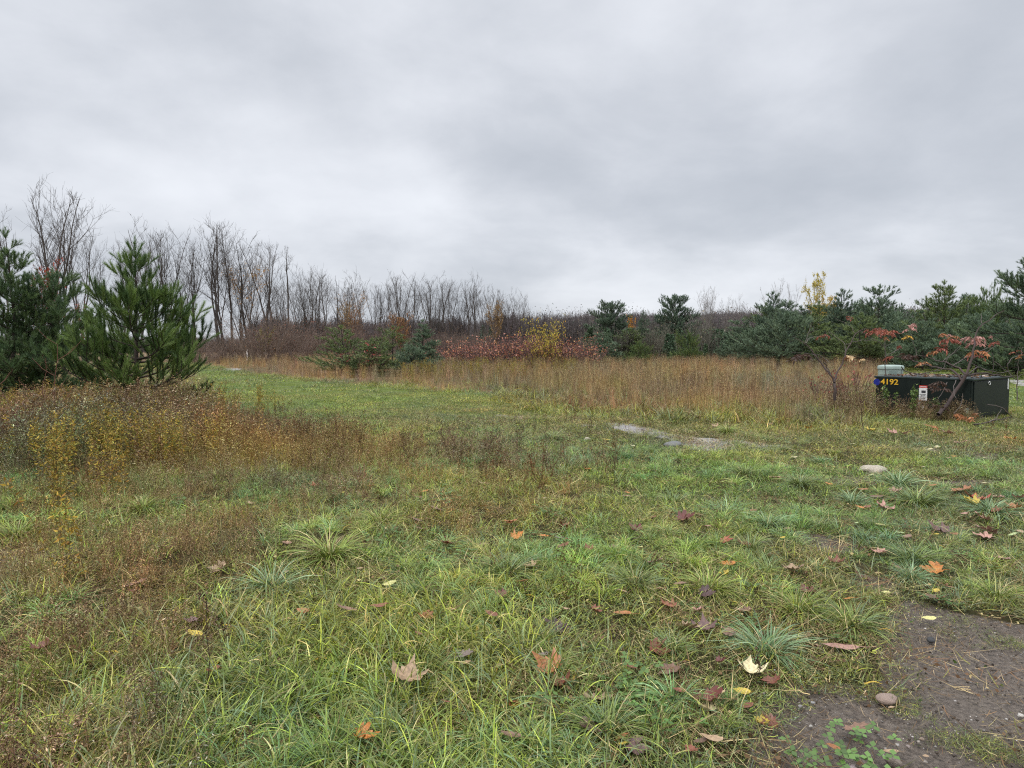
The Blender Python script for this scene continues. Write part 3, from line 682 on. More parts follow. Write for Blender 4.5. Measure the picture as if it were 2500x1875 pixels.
LK = dict(t='tan', c='cream', b='brown', r='reddish brown', d='dark red', p='dark purple', o='orange', O='orange brown', y='yellow', Y='pale yellow', k='pinkish', P='purplish brown', R='red', g='pale green', G='grey brown')
ZS = {4: (1200, 1350), 5: (1800, 1350), 3: (600, 1350), 2: (0, 1350), 6: (600, 880), 7: (1200, 940), 8: (1800, 980)}
LEAVES = {
 4: "305,205,mt,100 195,35,ob,60 745,30,mr,70 930,12,mb,80 1140,8,oY,50 1590,75,ob,80 1730,55,ot,40 1820,125,oo,100 1795,230,my,70 1262,150,mb,90 240,325,oO,80 75,435,md,90 1010,375,ot,60 1290,370,or,50 1455,330,ob,70 1645,390,mp,110 1585,455,ob,60 1370,490,mr,110 1595,530,mk,60 1880,445,oy,50 1960,500,mb,100 800,540,mr,90 1015,550,oO,110 575,530,ot,50 510,670,mp,160 1520,675,mt,130 1640,670,mP,130 1835,700,mb,100 1270,830,mr,150 400,910,oG,80 450,1010,mO,180 520,1140,mr,150 1380,1010,mb,160 1070,1000,or,80 1760,945,md,60 1985,1005,mc,160 820,1240,mt,190 1930,1165,oy,100 1660,1235,md,175 1670,1310,mc,130 1970,1265,or,80 165,1285,oO,80 770,1475,mP,150 150,1585,ob,120 1005,1545,oO,90 1010,1610,oy,70 1105,1620,mP,140 1700,1550,ot,130 1620,1545,ob,80 1545,1645,mr,90 1450,1190,or,80 1770,1175,ot,50 2080,1355,my,80",
 5: "800,755,ok,200 600,775,mb,90 270,1070,mr,100 915,1365,mb,140 745,1515,oO,75 1180,1530,ot,100 1480,490,oY,80 1145,330,oY,55 540,340,md,85 765,130,mr,80 1530,135,mo,120 445,190,mt,110 975,200,mb,90 1085,30,mk,100 1480,345,ob,90 1610,250,or,80 1530,295,oy,50 1240,125,or,40 860,400,oo,60 350,320,oo,60 190,1350,my,80 1455,1555,ot,35 1570,350,or,60 2050,45,mk,70 1190,1190,ot,40 260,1365,mr,110",
 3: "450,605,oO,90 780,590,ob,130 1030,580,or,100 1385,640,mO,110 1335,790,or,50 1900,610,or,80 1605,620,ot,40 1700,970,mG,130 1695,1010,ot,70 1245,1180,mt,190 2060,1285,or,80 1110,340,oY,90 1560,15,mr,90 315,235,ot,40 880,195,ot,40 900,1620,mo,140 1550,1370,or,60 1410,1090,oO,40",
 2: "1690,195,mt,110 1050,340,mk,130 1025,430,or,40 1510,800,oy,90 1650,1100,or,80 1490,675,mP,80 340,940,mr,110 1365,610,oy,60",
 6: "530,1025,mR,50 775,1055,mr,70 750,1080,oy,40 965,1030,oo,50 1380,1070,oo,60 1835,920,oo,60 1835,985,ot,70 1330,1120,ob,60 1470,1200,ob,90 1835,1170,oo,60 1320,1290,ob,70 2045,1290,mO,80 1345,1360,ob,80 2090,1410,mo,90 1550,1490,mr,110 1825,1480,ok,90 40,1140,ot,50 290,1305,ot,30 320,1490,ok,60 1650,460,oo,30",
 7: "780,235,oy,25 535,175,oo,30 1280,245,mk,40 1400,260,oO,40 1585,280,mk,50 1865,280,mo,50 1145,220,oO,30 1950,340,ok,40 1725,340,mk,50 2145,315,ob,50 1700,385,oY,30 1435,495,oy,34 1540,505,og,40 1090,490,oc,30 890,445,oy,60 745,685,oo,45 1000,685,ot,60 1250,690,oc,40 1280,660,ot,30 1425,600,ot,60 1050,860,oo,40 1045,890,ok,60 410,910,ot,40 2190,635,og,80 2150,620,oo,30 2190,750,ot,80 1590,1035,ot,75 1480,1080,md,130 2010,1095,oY,80 2010,995,or,60 1245,1050,or,50 1115,1155,md,100 1150,1195,oY,70 1220,1170,or,50 1800,1255,mR,90 1930,1265,or,70 1670,1140,ok,40 555,1140,mr,90 150,1105,oO,60 405,1210,oo,60 525,1210,oG,60 780,1215,or,50 555,1305,or,80",
 8: "550,220,mo,50 1025,255,my,60 1200,270,mk,55 1285,275,mk,50 1480,220,oO,50 1620,265,mk,70 1725,340,mk,60 1540,370,oc,44 2160,240,oY,50 2110,315,mo,60 2175,335,oo,50 1485,415,oc,30 1665,460,oo,44 1635,470,ok,40 2000,465,oY,40 1890,450,oc,40 1610,578,oY,50 1435,495,oc,34 1435,530,oc,30 1025,585,oc,50 690,590,oc,50 440,455,oc,34 895,360,oc,24 290,625,ot,60 708,670,oo,40 970,710,oO,55 1210,718,mk,80 1070,740,ob,80 950,830,oo,44 1000,820,or,44 1140,818,mk,90 1295,770,oy,35 1505,675,oO,44 1735,712,mO,110 1840,785,mR,110 1805,810,my,90 2020,765,mk,60 2170,775,mk,70 2145,855,mO,80 1990,865,mr,70 1745,875,ok,50 1910,912,mk,90 2190,565,oc,40 2020,578,oc,30 1905,655,oc,40 400,893,mt,70 110,968,oy,60 685,905,oo,34 375,1043,ot,62 315,1065,ob,60 350,1107,oy,30 1105,1005,oY,60 918,988,og,30 1260,1055,og,40 1305,1085,ob,60 1520,1055,oy,55 1570,1025,mP,110 1670,1040,oO,50 1945,1000,mk,115 1910,1033,mk,100 1495,990,ot,45 2125,1022,og,60 2080,1080,ot,40 2190,990,ot,50 185,1130,ob,50 40,1140,mr,80",
}
LL = []
for zk, s_ in LEAVES.items():
    for it in s_.split():
        a_, b_, kc, w_ = it.split(','); LL.append((ZS[zk][0] + float(a_) / 3.16, ZS[zk][1] + float(b_) / 3.16, {'m': 'maple', 'o': 'oval'}[kc[0]], LK[kc[1]], float(w_) / 3.16))
LL.sort()
def zone(px, py, x, y):
    if mudf(np.array([x]), np.array([y]))[0] > .5: return 'on the bare mud'
    if py > 1660: return 'in the grass nearest the viewer' if px < 1250 else 'beside the muddy corner'
    if py > 1480: return 'in the long front grass' if px < 1250 else ('in front of the mud patch' if px < 1850 else 'by the big tussock')
    if py > 1330: return 'in the grass left of centre' if px < 1300 else ('among the front tussocks' if px < 1850 else 'just beyond the mud patch')
    if px < 1330: return 'among the sparse brown weeds'
    if py > 1200: return 'on the middle turf' if px < 1850 else 'on the turf at right'
    if py > 1110: return 'near the domed stone' if px < 1850 else 'near the pale flat stone'
    return 'beside the pale clay strip' if px < 1950 else 'in front of the utility cabinet'
_g = {}
for t_ in LL:
    x, y = gp(t_[0], t_[1]); _g.setdefault((t_[3], t_[2], zone(t_[0], t_[1], x, y)), []).append((t_[0], t_[1], x, y, t_[4]))
rr = random.Random(8)
for (cn, kd, zn), lst in _g.items():
    for k, (px, py, x, y, w) in enumerate(lst):
        o = new_obj(kd + '_leaf', rr.choice(LM[kd])); d = sqrt(x * x + y * y + CH * CH); wid = w / F * d
        m_ = mudf(np.array([x]), np.array([y]))[0]
        lift = (.016 if m_ < .5 else -.014) + rr.uniform(.5, 1.1) * (.075 if zn in ('in the grass nearest the viewer', 'in the long front grass') else .030)
        o.location = (x, y, hz(x, y) + lift); s_ = wid / (.95 if kd == 'maple' else .80) * 1.12
        o.scale = (s_, s_, s_)
        face = .28   # leaves lie a little raised by the blades below them
        o.rotation_euler = Euler((rr.uniform(-.1, .5) * 1.0 + face * .4, rr.uniform(-.35, .35), rr.random() * 6.28), 'ZYX') if False else Euler((rr.uniform(-.3, .3), rr.uniform(-.3, .3), rr.random() * 6.28 if kd == 'maple' else pi / 2 + rr.uniform(-.5, .5)))
        c = LC[cn]; v = rr.uniform(.80, 1.12); o.color = (c[0] * v, c[1] * v, c[2] * v, 1)
        q = ordl(k, len(lst)); tag(o, '%s %s leaf %s%s' % (cn, kd, zn, ', ' + q if q else ''), 'fallen leaf', 'fallen autumn leaves')

# ================================================================ stones
def stone_mesh(seed, flat, lump=.34):
    rs = np.random.RandomState(seed); mb = MB(); nu, nv = 18, 9
    V = []
    for j in range(nv + 1):
        ph = pi * j / nv
        for i in range(nu):
            th = 2 * pi * i / nu; p = np.array([sin(ph) * cos(th), sin(ph) * sin(th), cos(ph)])
            r = 1 + lump * (vnoise(p[0] * 1.5 + seed, p[1] * 1.5 + p[2] * 1.3) - .5) * 2 + lump * .4 * (vnoise(p[0] * 4 + seed, p[1] * 4 + p[2] * 4) - .5)
            V.append(p * r * [1, 1, flat])
    Q = [[j * nu + i, (j + 1) * nu + i, (j + 1) * nu + (i + 1) % nu, j * nu + (i + 1) % nu] for j in range(nv) for i in range(nu)]
    mb.add(V, Q); return mb.mesh('stone', M_STONE, smooth=True)
def stone(px, py, w, flat, col, label, seed, sink=.3, asp=1.0, rot=0.3, group=None):
    x, y = gp(px, py); d = math.hypot(x, y); r = w / F * d / 2
    o = new_obj('stone', stone_mesh(seed, flat)); o.location = (x, y, hz(x, y) + r * flat * (1 - 2 * sink) - .012); o.scale = (r, r * asp, r); o.rotation_euler = (0, 0, rot)
    o.color = (*col, 1); tag(o, label, 'stone', group)
stone(2130, 1157, 66, .30, (.46, .40, .31), 'pale flat stone set in the turf beside small dark mud', 3, .05, .75)
stone(1642, 1095, 42, .42, (.17, .17, .16), 'grey domed stone in the short turf below the clay strip', 5, .25, .9)
stone(1434, 1077, 16, .7, (.45, .38, .30), 'small tan stone between low tufts left of the clay strip', 6)
stone(2166, 1700, 34, .55, (.34, .25, .20), 'rounded brown stone in the mud beside green weed sprigs', 7, .2, 1.2, 1.1)
stone(2183, 1853, 30, .7, (.25, .20, .16), 'round grey-brown stone beside the clover at the bottom', 8, .2)
stone(2080, 1870, 24, .6, (.42, .34, .33), 'pinkish stone half out of view at the bottom edge', 9, .2)
stone(2275, 1543, 16, .6, (.06, .06, .06), 'small black stone on the upper mud patch', 10, .2)
MG = 'small pale pebbles on the mud'
for i, (px, py, w, c, lb) in enumerate([(2251, 1790, 11, (.33, .25, .19), 'tan pebble on the mud, upper of a close pair'), (2243, 1796, 9, (.42, .37, .31), 'pale pebble on the mud, lower of a close pair'), (2191, 1805, 11, (.45, .42, .38), 'light grey pebble left of the close pair'), (1984, 1711, 10, (.40, .39, .38), 'grey pebble below the big tussock'),
        (1980, 1769, 10, (.46, .43, .38), 'pale pebble at the left rim of the mud'), (2494, 1726, 14, (.6, .56, .5), 'whitish pebble at the right edge of the photo'), (2260, 1842, 9, (.42, .37, .32), 'thin tan pebble right of the round grey-brown stone'), (1953, 1722, 12, (.36, .34, .32), 'dull grey pebble in the straw at the mud rim'), (2218, 1808, 10, (.33, .27, .24), 'brown flat pebble beside the light grey one')]):
    stone(px, py, w, .6, c, lb, 20 + i, .2, .8, i, MG)

# ================================================================ conifers
def needles(mb, rs, a, b, n, ln, w, col, spread=(.5, 1.1), tip=None):
    """brush of needles along the shoot a->b (arrays of shoots)"""
    a = np.asarray(a, float); b = np.asarray(b, float); m = len(a)
    ax = b - a; al = np.linalg.norm(ax, axis=1)[:, None] + 1e-9; ax = ax / al
    ref = np.where(np.abs(ax[:, 2:3]) < .85, [[0, 0, 1.0]], [[1.0, 0, 0]]); u = np.cross(ax, ref); u /= np.linalg.norm(u, axis=1)[:, None]; v = np.cross(ax, u)
    t = rs.rand(m, n) ** .8; ph = rs.rand(m, n) * 2 * pi; sp = spread[0] + (spread[1] - spread[0]) * rs.rand(m, n); sp = sp * (1 - .45 * t ** 3)
    base = a[:, None] + ax[:, None] * (t * al)[..., None]
    rad = np.cos(ph)[..., None] * u[:, None] + np.sin(ph)[..., None] * v[:, None]
    d = ax[:, None] * np.cos(sp)[..., None] + rad * np.sin(sp)[..., None]; d[..., 2] += .12
    L_ = ln * (.7 + .5 * rs.rand(m, n))[..., None]
    s_ = np.cross(d, rs.randn(m, n, 3)); s_ /= np.linalg.norm(s_, axis=2)[..., None] + 1e-9
    tipv = base + d * L_
    V = np.stack([base - s_ * w / 2, base + s_ * w / 2, tipv], 2).reshape(-1, 3)
    T = np.arange(m * n * 3).reshape(-1, 3)
    c = np.asarray(col, float); c = c[:, None] if c.ndim == 2 else np.broadcast_to(c, (m, 1, 3))
    C = c * (.75 + .5 * rs.rand(m, n, 1)); C = np.repeat(C[:, :, None], 3, 2)
    if tip is not None: C[:, :, 2] = C[:, :, 2] * .6 + np.array(tip) * .4
    mb.add(V, tris=T, col=C.reshape(-1, 3))

def pine(seed, H, R, whorls, nb, sub, nn, nl, nw, cols, base=.06, upc=.55, shape=.9, bark=(.055, .042, .036), sh=.26, trunk_r=.022, top_gap=1.0, irr=.18, sides=6, dens=1.0, prof_=None, lobes=0.0, lean=0.0, spread=(.5, 1.1)):
    """returns (trunk+limbs mesh, needle mesh). Limbs leave in whorls and curve upward."""
    rs = np.random.RandomState(seed); tb = MB(); nb_ = MB()
    k = 9; tz = np.linspace(0, H, k); tp = np.stack([rs.randn(k).cumsum() * .008 * H + lean * tz, rs.randn(k).cumsum() * .008 * H, tz], 1); tp[0, :2] = 0; tp[0, 2] = -.15
    tube(tb, tp, np.linspace(trunk_r * H * .8, .008, k), sides + 2, bark)
    on = lambda z_: np.array([np.interp(z_, tp[:, 2], tp[:, j]) for j in range(3)])
    A, B, C = [], [], []
    cols = np.array(cols)
    for w in range(whorls):
        f = (w + .5 * rs.rand()) / whorls; z0 = H * (base + (1 - base - .05) * f ** .92)
        g = (z0 / H - base) / (1 - base)
        prof = R * (1 - g) ** shape * (1 - .25 * (g < .12) * (.12 - g) / .12) + R * .07
        if prof_: prof = R * float(np.interp(g, *prof_))
        nbr = max(3, int(nb * (1 - .3 * g) + rs.rand()))
        a0 = rs.rand() * 6.28
        for bnum in range(nbr):
            az = a0 + bnum * 2 * pi / nbr + rs.randn() * .25; Lb = prof * (1 - irr + 2 * irr * rs.rand())
            if lobes: Lb *= 1 + lobes * sin(az * 2 + w * 1.7 + seed)
            el0 = -.05 + .65 * g + rs.randn() * .08; el1 = el0 + upc * (1 - .3 * g) + rs.randn() * .1
            m = 7; t = np.linspace(0, 1, m); el = el0 + (el1 - el0) * t ** 1.2; azs = az + np.cumsum(rs.randn(m) * .04)
            st = Lb / (m - 1); P = [on(z0 + rs.randn() * .02 * H)]
            for j in range(m - 1): P.append(P[-1] + st * np.array([cos(el[j]) * cos(azs[j]), cos(el[j]) * sin(azs[j]), sin(el[j])]))
            P = np.array(P); r0 = max(.006, trunk_r * H * .32 * (1 - g * .6) * (Lb / R) ** .7)
            tube(tb, P, np.linspace(r0, .0035, m), 4, bark)
            d = P[-1] - P[-2]; d /= np.linalg.norm(d); A.append(P[-1] - d * sh * .4); B.append(P[-1] + d * sh * .65); C.append(cols[rs.randint(len(cols))] * 1.1)
            ns = max(3, int(sub * Lb / R * dens + .5))
            for s_ in range(ns):
                tt = .22 + .74 * (s_ + rs.rand() * .7) / ns; q = tt * (m - 1); o = np.array([np.interp(q, np.arange(m), P[:, j]) for j in range(3)])
                sd = 1 if s_ % 2 else -1; ang = az + sd * (.55 + .4 * rs.rand()); ee = np.interp(q, np.arange(m), el) + .22 + .25 * rs.rand() + (rs.rand() < .3) * .4
                ls = min(Lb * .42, (1 - tt * .65) * Lb * .5) * (.7 + .5 * rs.rand()) + sh * .35
                dv = np.array([cos(ee) * cos(ang), cos(ee) * sin(ang), sin(ee)]); e2 = o + dv * ls + np.array([0, 0, ls * .12])
                tube(tb, [o, o + dv * ls * .55, e2], [r0 * .4, r0 * .28, .003], 3, bark)
                kk = max(1, int(ls / (sh * .9) + .5)); col = cols[rs.randint(len(cols))]
                for z_ in range(kk):
                    f0 = 1 - (z_ + 1) / kk * .95; c0 = o + (e2 - o) * f0; c1 = o + (e2 - o) * (f0 + .95 / kk)
                    A.append(c0); B.append(c1); C.append(col)
                    if rs.rand() < .55:
                        dd = dv + rs.randn(3) * .55; dd[2] = abs(dd[2]) + .1; dd /= np.linalg.norm(dd); A.append(c0); B.append(c0 + dd * sh * .8); C.append(col * (.85 + .4 * rs.rand()))
    # leader and its candles
    tp_ = tp[-1]
    for j in range(6):
        a_ = j * 1.1; d = np.array([cos(a_) * .5, sin(a_) * .5, 1]) if j else np.array([0, 0, 1.0])
        A.append(tp_ - [0, 0, sh * .3 * top_gap]); B.append(tp_ - [0, 0, sh * .3] + d * sh * (1.4 if j == 0 else .95)); C.append(cols[0] * 1.1)
    needles(nb_, rs, A, B, nn, nl, nw, np.array(C), spread)
    return tb.mesh('trunk', M_BARK, smooth=True), nb_.mesh('needles', M_NEEDLE)
def put_tree(name, meshes, loc, rz=0., sc=1., parts=('trunk', 'crown')):
    e_ = empty(name, loc, rz, sc)
    for nm, me in zip(parts, meshes): new_obj(nm, me, e_)
    return e_

BG = [(.030, .075, .030), (.042, .098, .034), (.022, .058, .026), (.055, .115, .040)]      # fresh green near pine
px_n = xat(335, 13.6)
NP = pine(7, 3.36, 1.44, 10, 6, 11, 150, .105, .0048, [(.10, .165, .048), (.15, .225, .060), (.065, .115, .038), (.19, .27, .075)], base=.10, upc=.62, shape=.70, sh=.29, trunk_r=.022, irr=.16, dens=1.0, prof_=([0, .08, .2, .45, .6, .7, .8, 1], [.80, .95, .95, .82, .60, .36, .26, .14]), spread=(.32, .76))
o = put_tree('pine_tree', NP, (px_n, 13.6, hz(px_n, 13.6)), 1.9)
tag(o, 'bright green young pine with upturned branches standing alone at left', 'pine tree')
BLUEN = [(.030, .066, .048), (.042, .088, .060), (.024, .052, .038), (.036, .072, .040)]
EDGE = pine(23, 5.0, 1.9, 12, 6, 12, 75, .10, .0085, [(.11, .17, .068), (.155, .225, .085), (.075, .125, .054)], base=.05, upc=.36, shape=1.0, sh=.24, irr=.25, dens=1.1, lobes=.12)
yy = 22.; xx = xat(34, yy); o = put_tree('pine_tree', EDGE, (xx, yy, 0), .4, (1, 1, 1.0)); tag(o, 'dark conifer cut by the left edge, tallest of the dark pair', 'pine tree')
EDG2 = pine(31, 3.5, 1.75, 9, 6, 12, 75, .10, .0085, [(.10, .16, .070), (.145, .21, .088), (.07, .115, .056)], base=.05, upc=.38, shape=.55, sh=.24, irr=.28, dens=1.1, lobes=.1)
yy = 23.; xx = xat(128, yy); o = put_tree('pine_tree', EDG2, (xx, yy, 0), 2.2, 1.08); tag(o, 'broad dark conifer between the left edge tree and the near pine', 'pine tree')

# distant pines: a few models, coarser needles, each copy its own colour by its model
def dpine(seed, cols, H=6, R=2.4, **k):
    d = dict(whorls=12, nb=6, sub=11, nn=26, nl=.15, nw=.024, base=.06, upc=.22, shape=.70, sh=.25, irr=.34, lobes=.16, sides=3); d.update(k)
    return pine(seed, H, R, d.pop('whorls'), d.pop('nb'), d.pop('sub'), d.pop('nn'), d.pop('nl'), d.pop('nw'), cols, **d)
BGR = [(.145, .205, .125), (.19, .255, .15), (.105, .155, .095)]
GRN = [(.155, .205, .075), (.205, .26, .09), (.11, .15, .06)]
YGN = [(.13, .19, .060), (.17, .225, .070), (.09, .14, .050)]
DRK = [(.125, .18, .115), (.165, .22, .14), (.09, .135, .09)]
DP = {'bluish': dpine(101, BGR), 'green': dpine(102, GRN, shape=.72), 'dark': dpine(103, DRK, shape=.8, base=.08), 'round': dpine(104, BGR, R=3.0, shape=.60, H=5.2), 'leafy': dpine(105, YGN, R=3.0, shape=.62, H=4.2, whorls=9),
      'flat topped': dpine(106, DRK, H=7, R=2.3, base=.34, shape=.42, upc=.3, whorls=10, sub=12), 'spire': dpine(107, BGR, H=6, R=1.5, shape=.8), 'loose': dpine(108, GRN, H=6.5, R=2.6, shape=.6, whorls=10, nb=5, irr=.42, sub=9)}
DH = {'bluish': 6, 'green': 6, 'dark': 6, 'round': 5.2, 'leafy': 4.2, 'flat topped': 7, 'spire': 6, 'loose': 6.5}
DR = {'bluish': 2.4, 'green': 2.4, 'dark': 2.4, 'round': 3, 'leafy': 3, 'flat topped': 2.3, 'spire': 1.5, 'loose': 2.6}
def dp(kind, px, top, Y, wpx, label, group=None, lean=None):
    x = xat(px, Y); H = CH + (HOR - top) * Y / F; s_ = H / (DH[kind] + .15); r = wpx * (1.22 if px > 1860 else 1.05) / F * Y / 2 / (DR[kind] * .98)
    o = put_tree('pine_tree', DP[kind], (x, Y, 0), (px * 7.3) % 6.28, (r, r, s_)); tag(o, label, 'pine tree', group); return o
GC = 'pines behind the middle of the field'; GR = 'pines along the right treeline'
dp('loose', 838, 795, 40, 150, 'sprawling grey-green pine, left one of the low central clump', GC)
dp('green', 900, 828, 38, 170, 'low spreading pine in the middle of the central clump', GC)
dp('loose', 962, 797, 42, 130, 'pine with bare dead branches behind the central clump', GC)
dp('spire', 1032, 782, 40, 84, 'narrow pointed blue-green pine, right one of the central clump', GC)
dp('round', 1010, 848, 39, 120, 'small rounded pine at the foot of the narrow pointed pine', GC)
dp('flat topped', 1490, 738, 70, 104, 'dark round-topped pine just right of the red thicket', GR)
dp('dark', 1568, 760, 82, 50, 'small ragged pine between the two round-topped dark pines', GR)
dp('flat topped', 1648, 722, 72, 100, 'tallest round-topped dark pine in the middle with its trunk showing', GR)
dp('bluish', 1470, 812, 60, 100, 'low blue-green pine at the right end of the red thicket', GR)
dp('green', 1535, 802, 62, 110, 'bushy green pine beneath the round-topped pine', GR)
dp('leafy', 1556, 836, 54, 66, 'small light green pine in front of the bushy ones', GR)
dp('dark', 1610, 810, 70, 110, 'dark low pine left of the olive bush', GR)
dp('leafy', 1678, 815, 55, 92, 'olive green bushy conifer standing alone at the field edge', GR)
dp('green', 1735, 800, 72, 100, 'dull green pine beneath the pale bare trees', GR)
dp('bluish', 1808, 780, 62, 120, 'blue-green pine left of the big right-hand mass', GR)
dp('round', 1845, 800, 56, 120, 'rounded blue-green pine low in front of the right-hand mass', GR)
dp('dark', 1884, 714, 62, 116, 'tall dark pine at the left end of the right-hand mass', GR)
dp('round', 1915, 762, 54, 150, 'wide blue-green pine bush at the field edge under the dark pine', GR)
dp('green', 1985, 765, 56, 130, 'green pine below the yellow-leaved birch', GR)
dp('dark', 2048, 708, 58, 120, 'dark pine just right of the yellow birch', GR)
dp('loose', 2010, 800, 52, 110, 'loose low pine in front of the birch', GR)
dp('bluish', 2135, 700, 56, 150, 'large blue-green pine with twin tops behind the left sumac', GR)
dp('green', 2095, 765, 50, 130, 'mid green pine in front of the twin-topped one', GR)
dp('round', 2190, 780, 52, 120, 'rounded pine under the gap in the right treeline', GR)
dp('dark', 2195, 742, 64, 50, 'thin dark pine top left of the gap in the treeline', GR)
dp('green', 2290, 690, 50, 150, 'tall green pine with candle tops behind the cabinet', GR)
dp('bluish', 2345, 720, 52, 130, 'blue-green pine right of the candle-topped one', GR)
dp('leafy', 2400, 712, 50, 90, 'yellowish green round-topped pine left of the edge pine', GR)
dp('round', 2380, 768, 42, 160, 'bluish bushy pine low behind the right end of the cabinet', GR)
dp('round', 2250, 785, 46, 130, 'low blue-green pine behind the pale green pedestal', GR)
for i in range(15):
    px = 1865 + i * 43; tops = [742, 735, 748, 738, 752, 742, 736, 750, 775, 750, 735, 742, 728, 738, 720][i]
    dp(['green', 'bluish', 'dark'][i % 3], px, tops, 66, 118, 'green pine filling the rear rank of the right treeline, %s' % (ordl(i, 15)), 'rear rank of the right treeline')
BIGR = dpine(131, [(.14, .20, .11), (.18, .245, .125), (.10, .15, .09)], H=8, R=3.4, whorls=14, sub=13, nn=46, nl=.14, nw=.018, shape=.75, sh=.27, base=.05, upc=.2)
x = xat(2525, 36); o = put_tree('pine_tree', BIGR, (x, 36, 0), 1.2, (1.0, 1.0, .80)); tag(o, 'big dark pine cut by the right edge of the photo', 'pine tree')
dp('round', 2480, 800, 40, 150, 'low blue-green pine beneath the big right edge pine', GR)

# ================================================================ bare trees
def bare_tree(seed, H=15., leaders=3, fork=.35, spread=.28, twig=.9, tw=.0095, bark=(.11, .095, .085), trunk_r=.012, leafcol=None, nleaf=0, lz=(.3, 1), dead=26, lsz=.16):
    rs = np.random.RandomState(seed); tb = MB(); br = MB(); lf = []
    def path(p, d, L_, m, wob, up_):
        P = [p]; d = d / np.linalg.norm(d)
        for j in range(m): d = d + rs.randn(3) * wob + np.array([0, 0, up_]); d /= np.linalg.norm(d); P.append(P[-1] + d * L_ / m)
        return np.array(P)
    P0 = path(np.array([0, 0, -.2]), np.array([rs.randn() * .05, rs.randn() * .05, 1]), H * fork, 6, .03, .02); r0 = trunk_r * H
    tube(tb, P0, np.linspace(r0, r0 * .8, len(P0)), 6, bark)
    for l in range(leaders):
        a = 2 * pi * l / leaders + rs.rand(); s_ = spread * (.5 + .8 * rs.rand()) * (l > 0 or leaders > 2)
        hl = H * (1 - fork) * (.8 + .2 * rs.rand() if l else 1)
        PL = path(P0[-1] + 0 * P0[0], np.array([cos(a) * s_, sin(a) * s_, 1]), hl, 11, .06, .045)
        rl = r0 * .8 * (.62 if leaders > 1 else 1); tube(tb, PL, np.linspace(rl, .02, len(PL)), 5, bark)
        for b in range(12):
            q = 1.5 + 9.0 * (b + rs.rand()) / 12; o = np.array([np.interp(q, np.arange(12), PL[:, j]) for j in range(3)])
            aa = rs.rand() * 6.28; up2 = .7 + 1.1 * rs.rand(); Lb = hl * (.10 + .31 * (1 - abs(q / 11 - .35) * 1.1)) * (.6 + .6 * rs.rand())
            PB = path(o, np.array([cos(aa), sin(aa), up2]), Lb, 6, .12, .10); rb = max(.017, rl * (1 - q / 12) * .42)
            tube(br, PB, np.linspace(rb, tw, 7), 4, bark)
            for t_ in range(int(6.5 * twig)):
                q2 = 1 + 5 * rs.rand(); o2 = np.array([np.interp(q2, np.arange(7), PB[:, j]) for j in range(3)]); dd = (PB[-1] - PB[0]); dd /= np.linalg.norm(dd)
                PT = path(o2, dd + rs.randn(3) * .65 + [0, 0, .3], Lb * (.25 + .3 * rs.rand()), 4, .14, .10); tube(br, PT, np.linspace(tw * 1.3, tw * .6, 5), 3, bark)
                if leafcol is not None and lz[0] < o2[2] / H < lz[1]: lf.append(PT[2:])
                for f_ in range(3):
                    o3 = PT[rs.randint(1, 5)]; d3 = (PT[-1] - PT[0]); d3 /= np.linalg.norm(d3)
                    PF = path(o3, d3 + rs.randn(3) * .6 + [0, 0, .25], Lb * (.12 + .16 * rs.rand()), 2, .12, .1); tube(br, PF, [tw * .8, tw * .65, tw * .4], 3, bark)
    for k in range(dead):        # thin horizontal twigs low on the trunk
        q = 5 * (.25 + .75 * rs.rand()); o = np.array([np.interp(q, np.arange(7), P0[:, j]) for j in range(3)]); aa = rs.rand() * 6.28
        PT = path(o, np.array([cos(aa), sin(aa), .15 + .3 * rs.rand()]), H * (.05 + .10 * rs.rand()), 4, .12, .03); tube(br, PT, np.linspace(tw * 1.3, tw * .6, 5), 3, bark)
        for f_ in range(4):
            o3 = PT[rs.randint(1, 5)]; PF = path(o3, rs.randn(3) + [0, 0, .4], H * .045, 2, .1, .05); tube(br, PF, [tw * .8, tw * .6, tw * .4], 3, bark)
    ms = [tb.mesh('trunk', M_BARK, smooth=True), br.mesh('branches', M_BARK)]
    if lf:
        lm = MB(); pts = np.concatenate(lf); pts = pts[rs.randint(0, len(pts), nleaf)] + rs.randn(nleaf, 3) * .15; flecks(lm, rs, pts, lsz, leafcol, 1.4, droop=1.3); ms.append(lm.mesh('leaves', M_LEAF))
    return ms
BKS = [(.080, .068, .060), (.064, .056, .050), (.092, .080, .070), (.078, .066, .058)]
BT = [bare_tree(300 + i, leaders=[3, 2, 4, 3, 2, 5, 1][i], fork=[.32, .42, .22, .38, .3, .16, .7][i], spread=[.24, .16, .38, .18, .32, .26, .2][i], bark=BKS[i % 4], trunk_r=[.0145, .013, .014, .012, .0135, .011, .010][i]) for i in range(7)]
SHAPE = ['forked', 'straight twin-stemmed', 'wide fan-crowned', 'slim high-crowned', 'open V-forked', 'many-stemmed', 'slender single-stemmed']
BTL = bare_tree(330, leaders=3, leafcol=pal(((.45, .22, .05), 2), ((.50, .30, .06), 1)), nleaf=900, lz=(.25, .8))
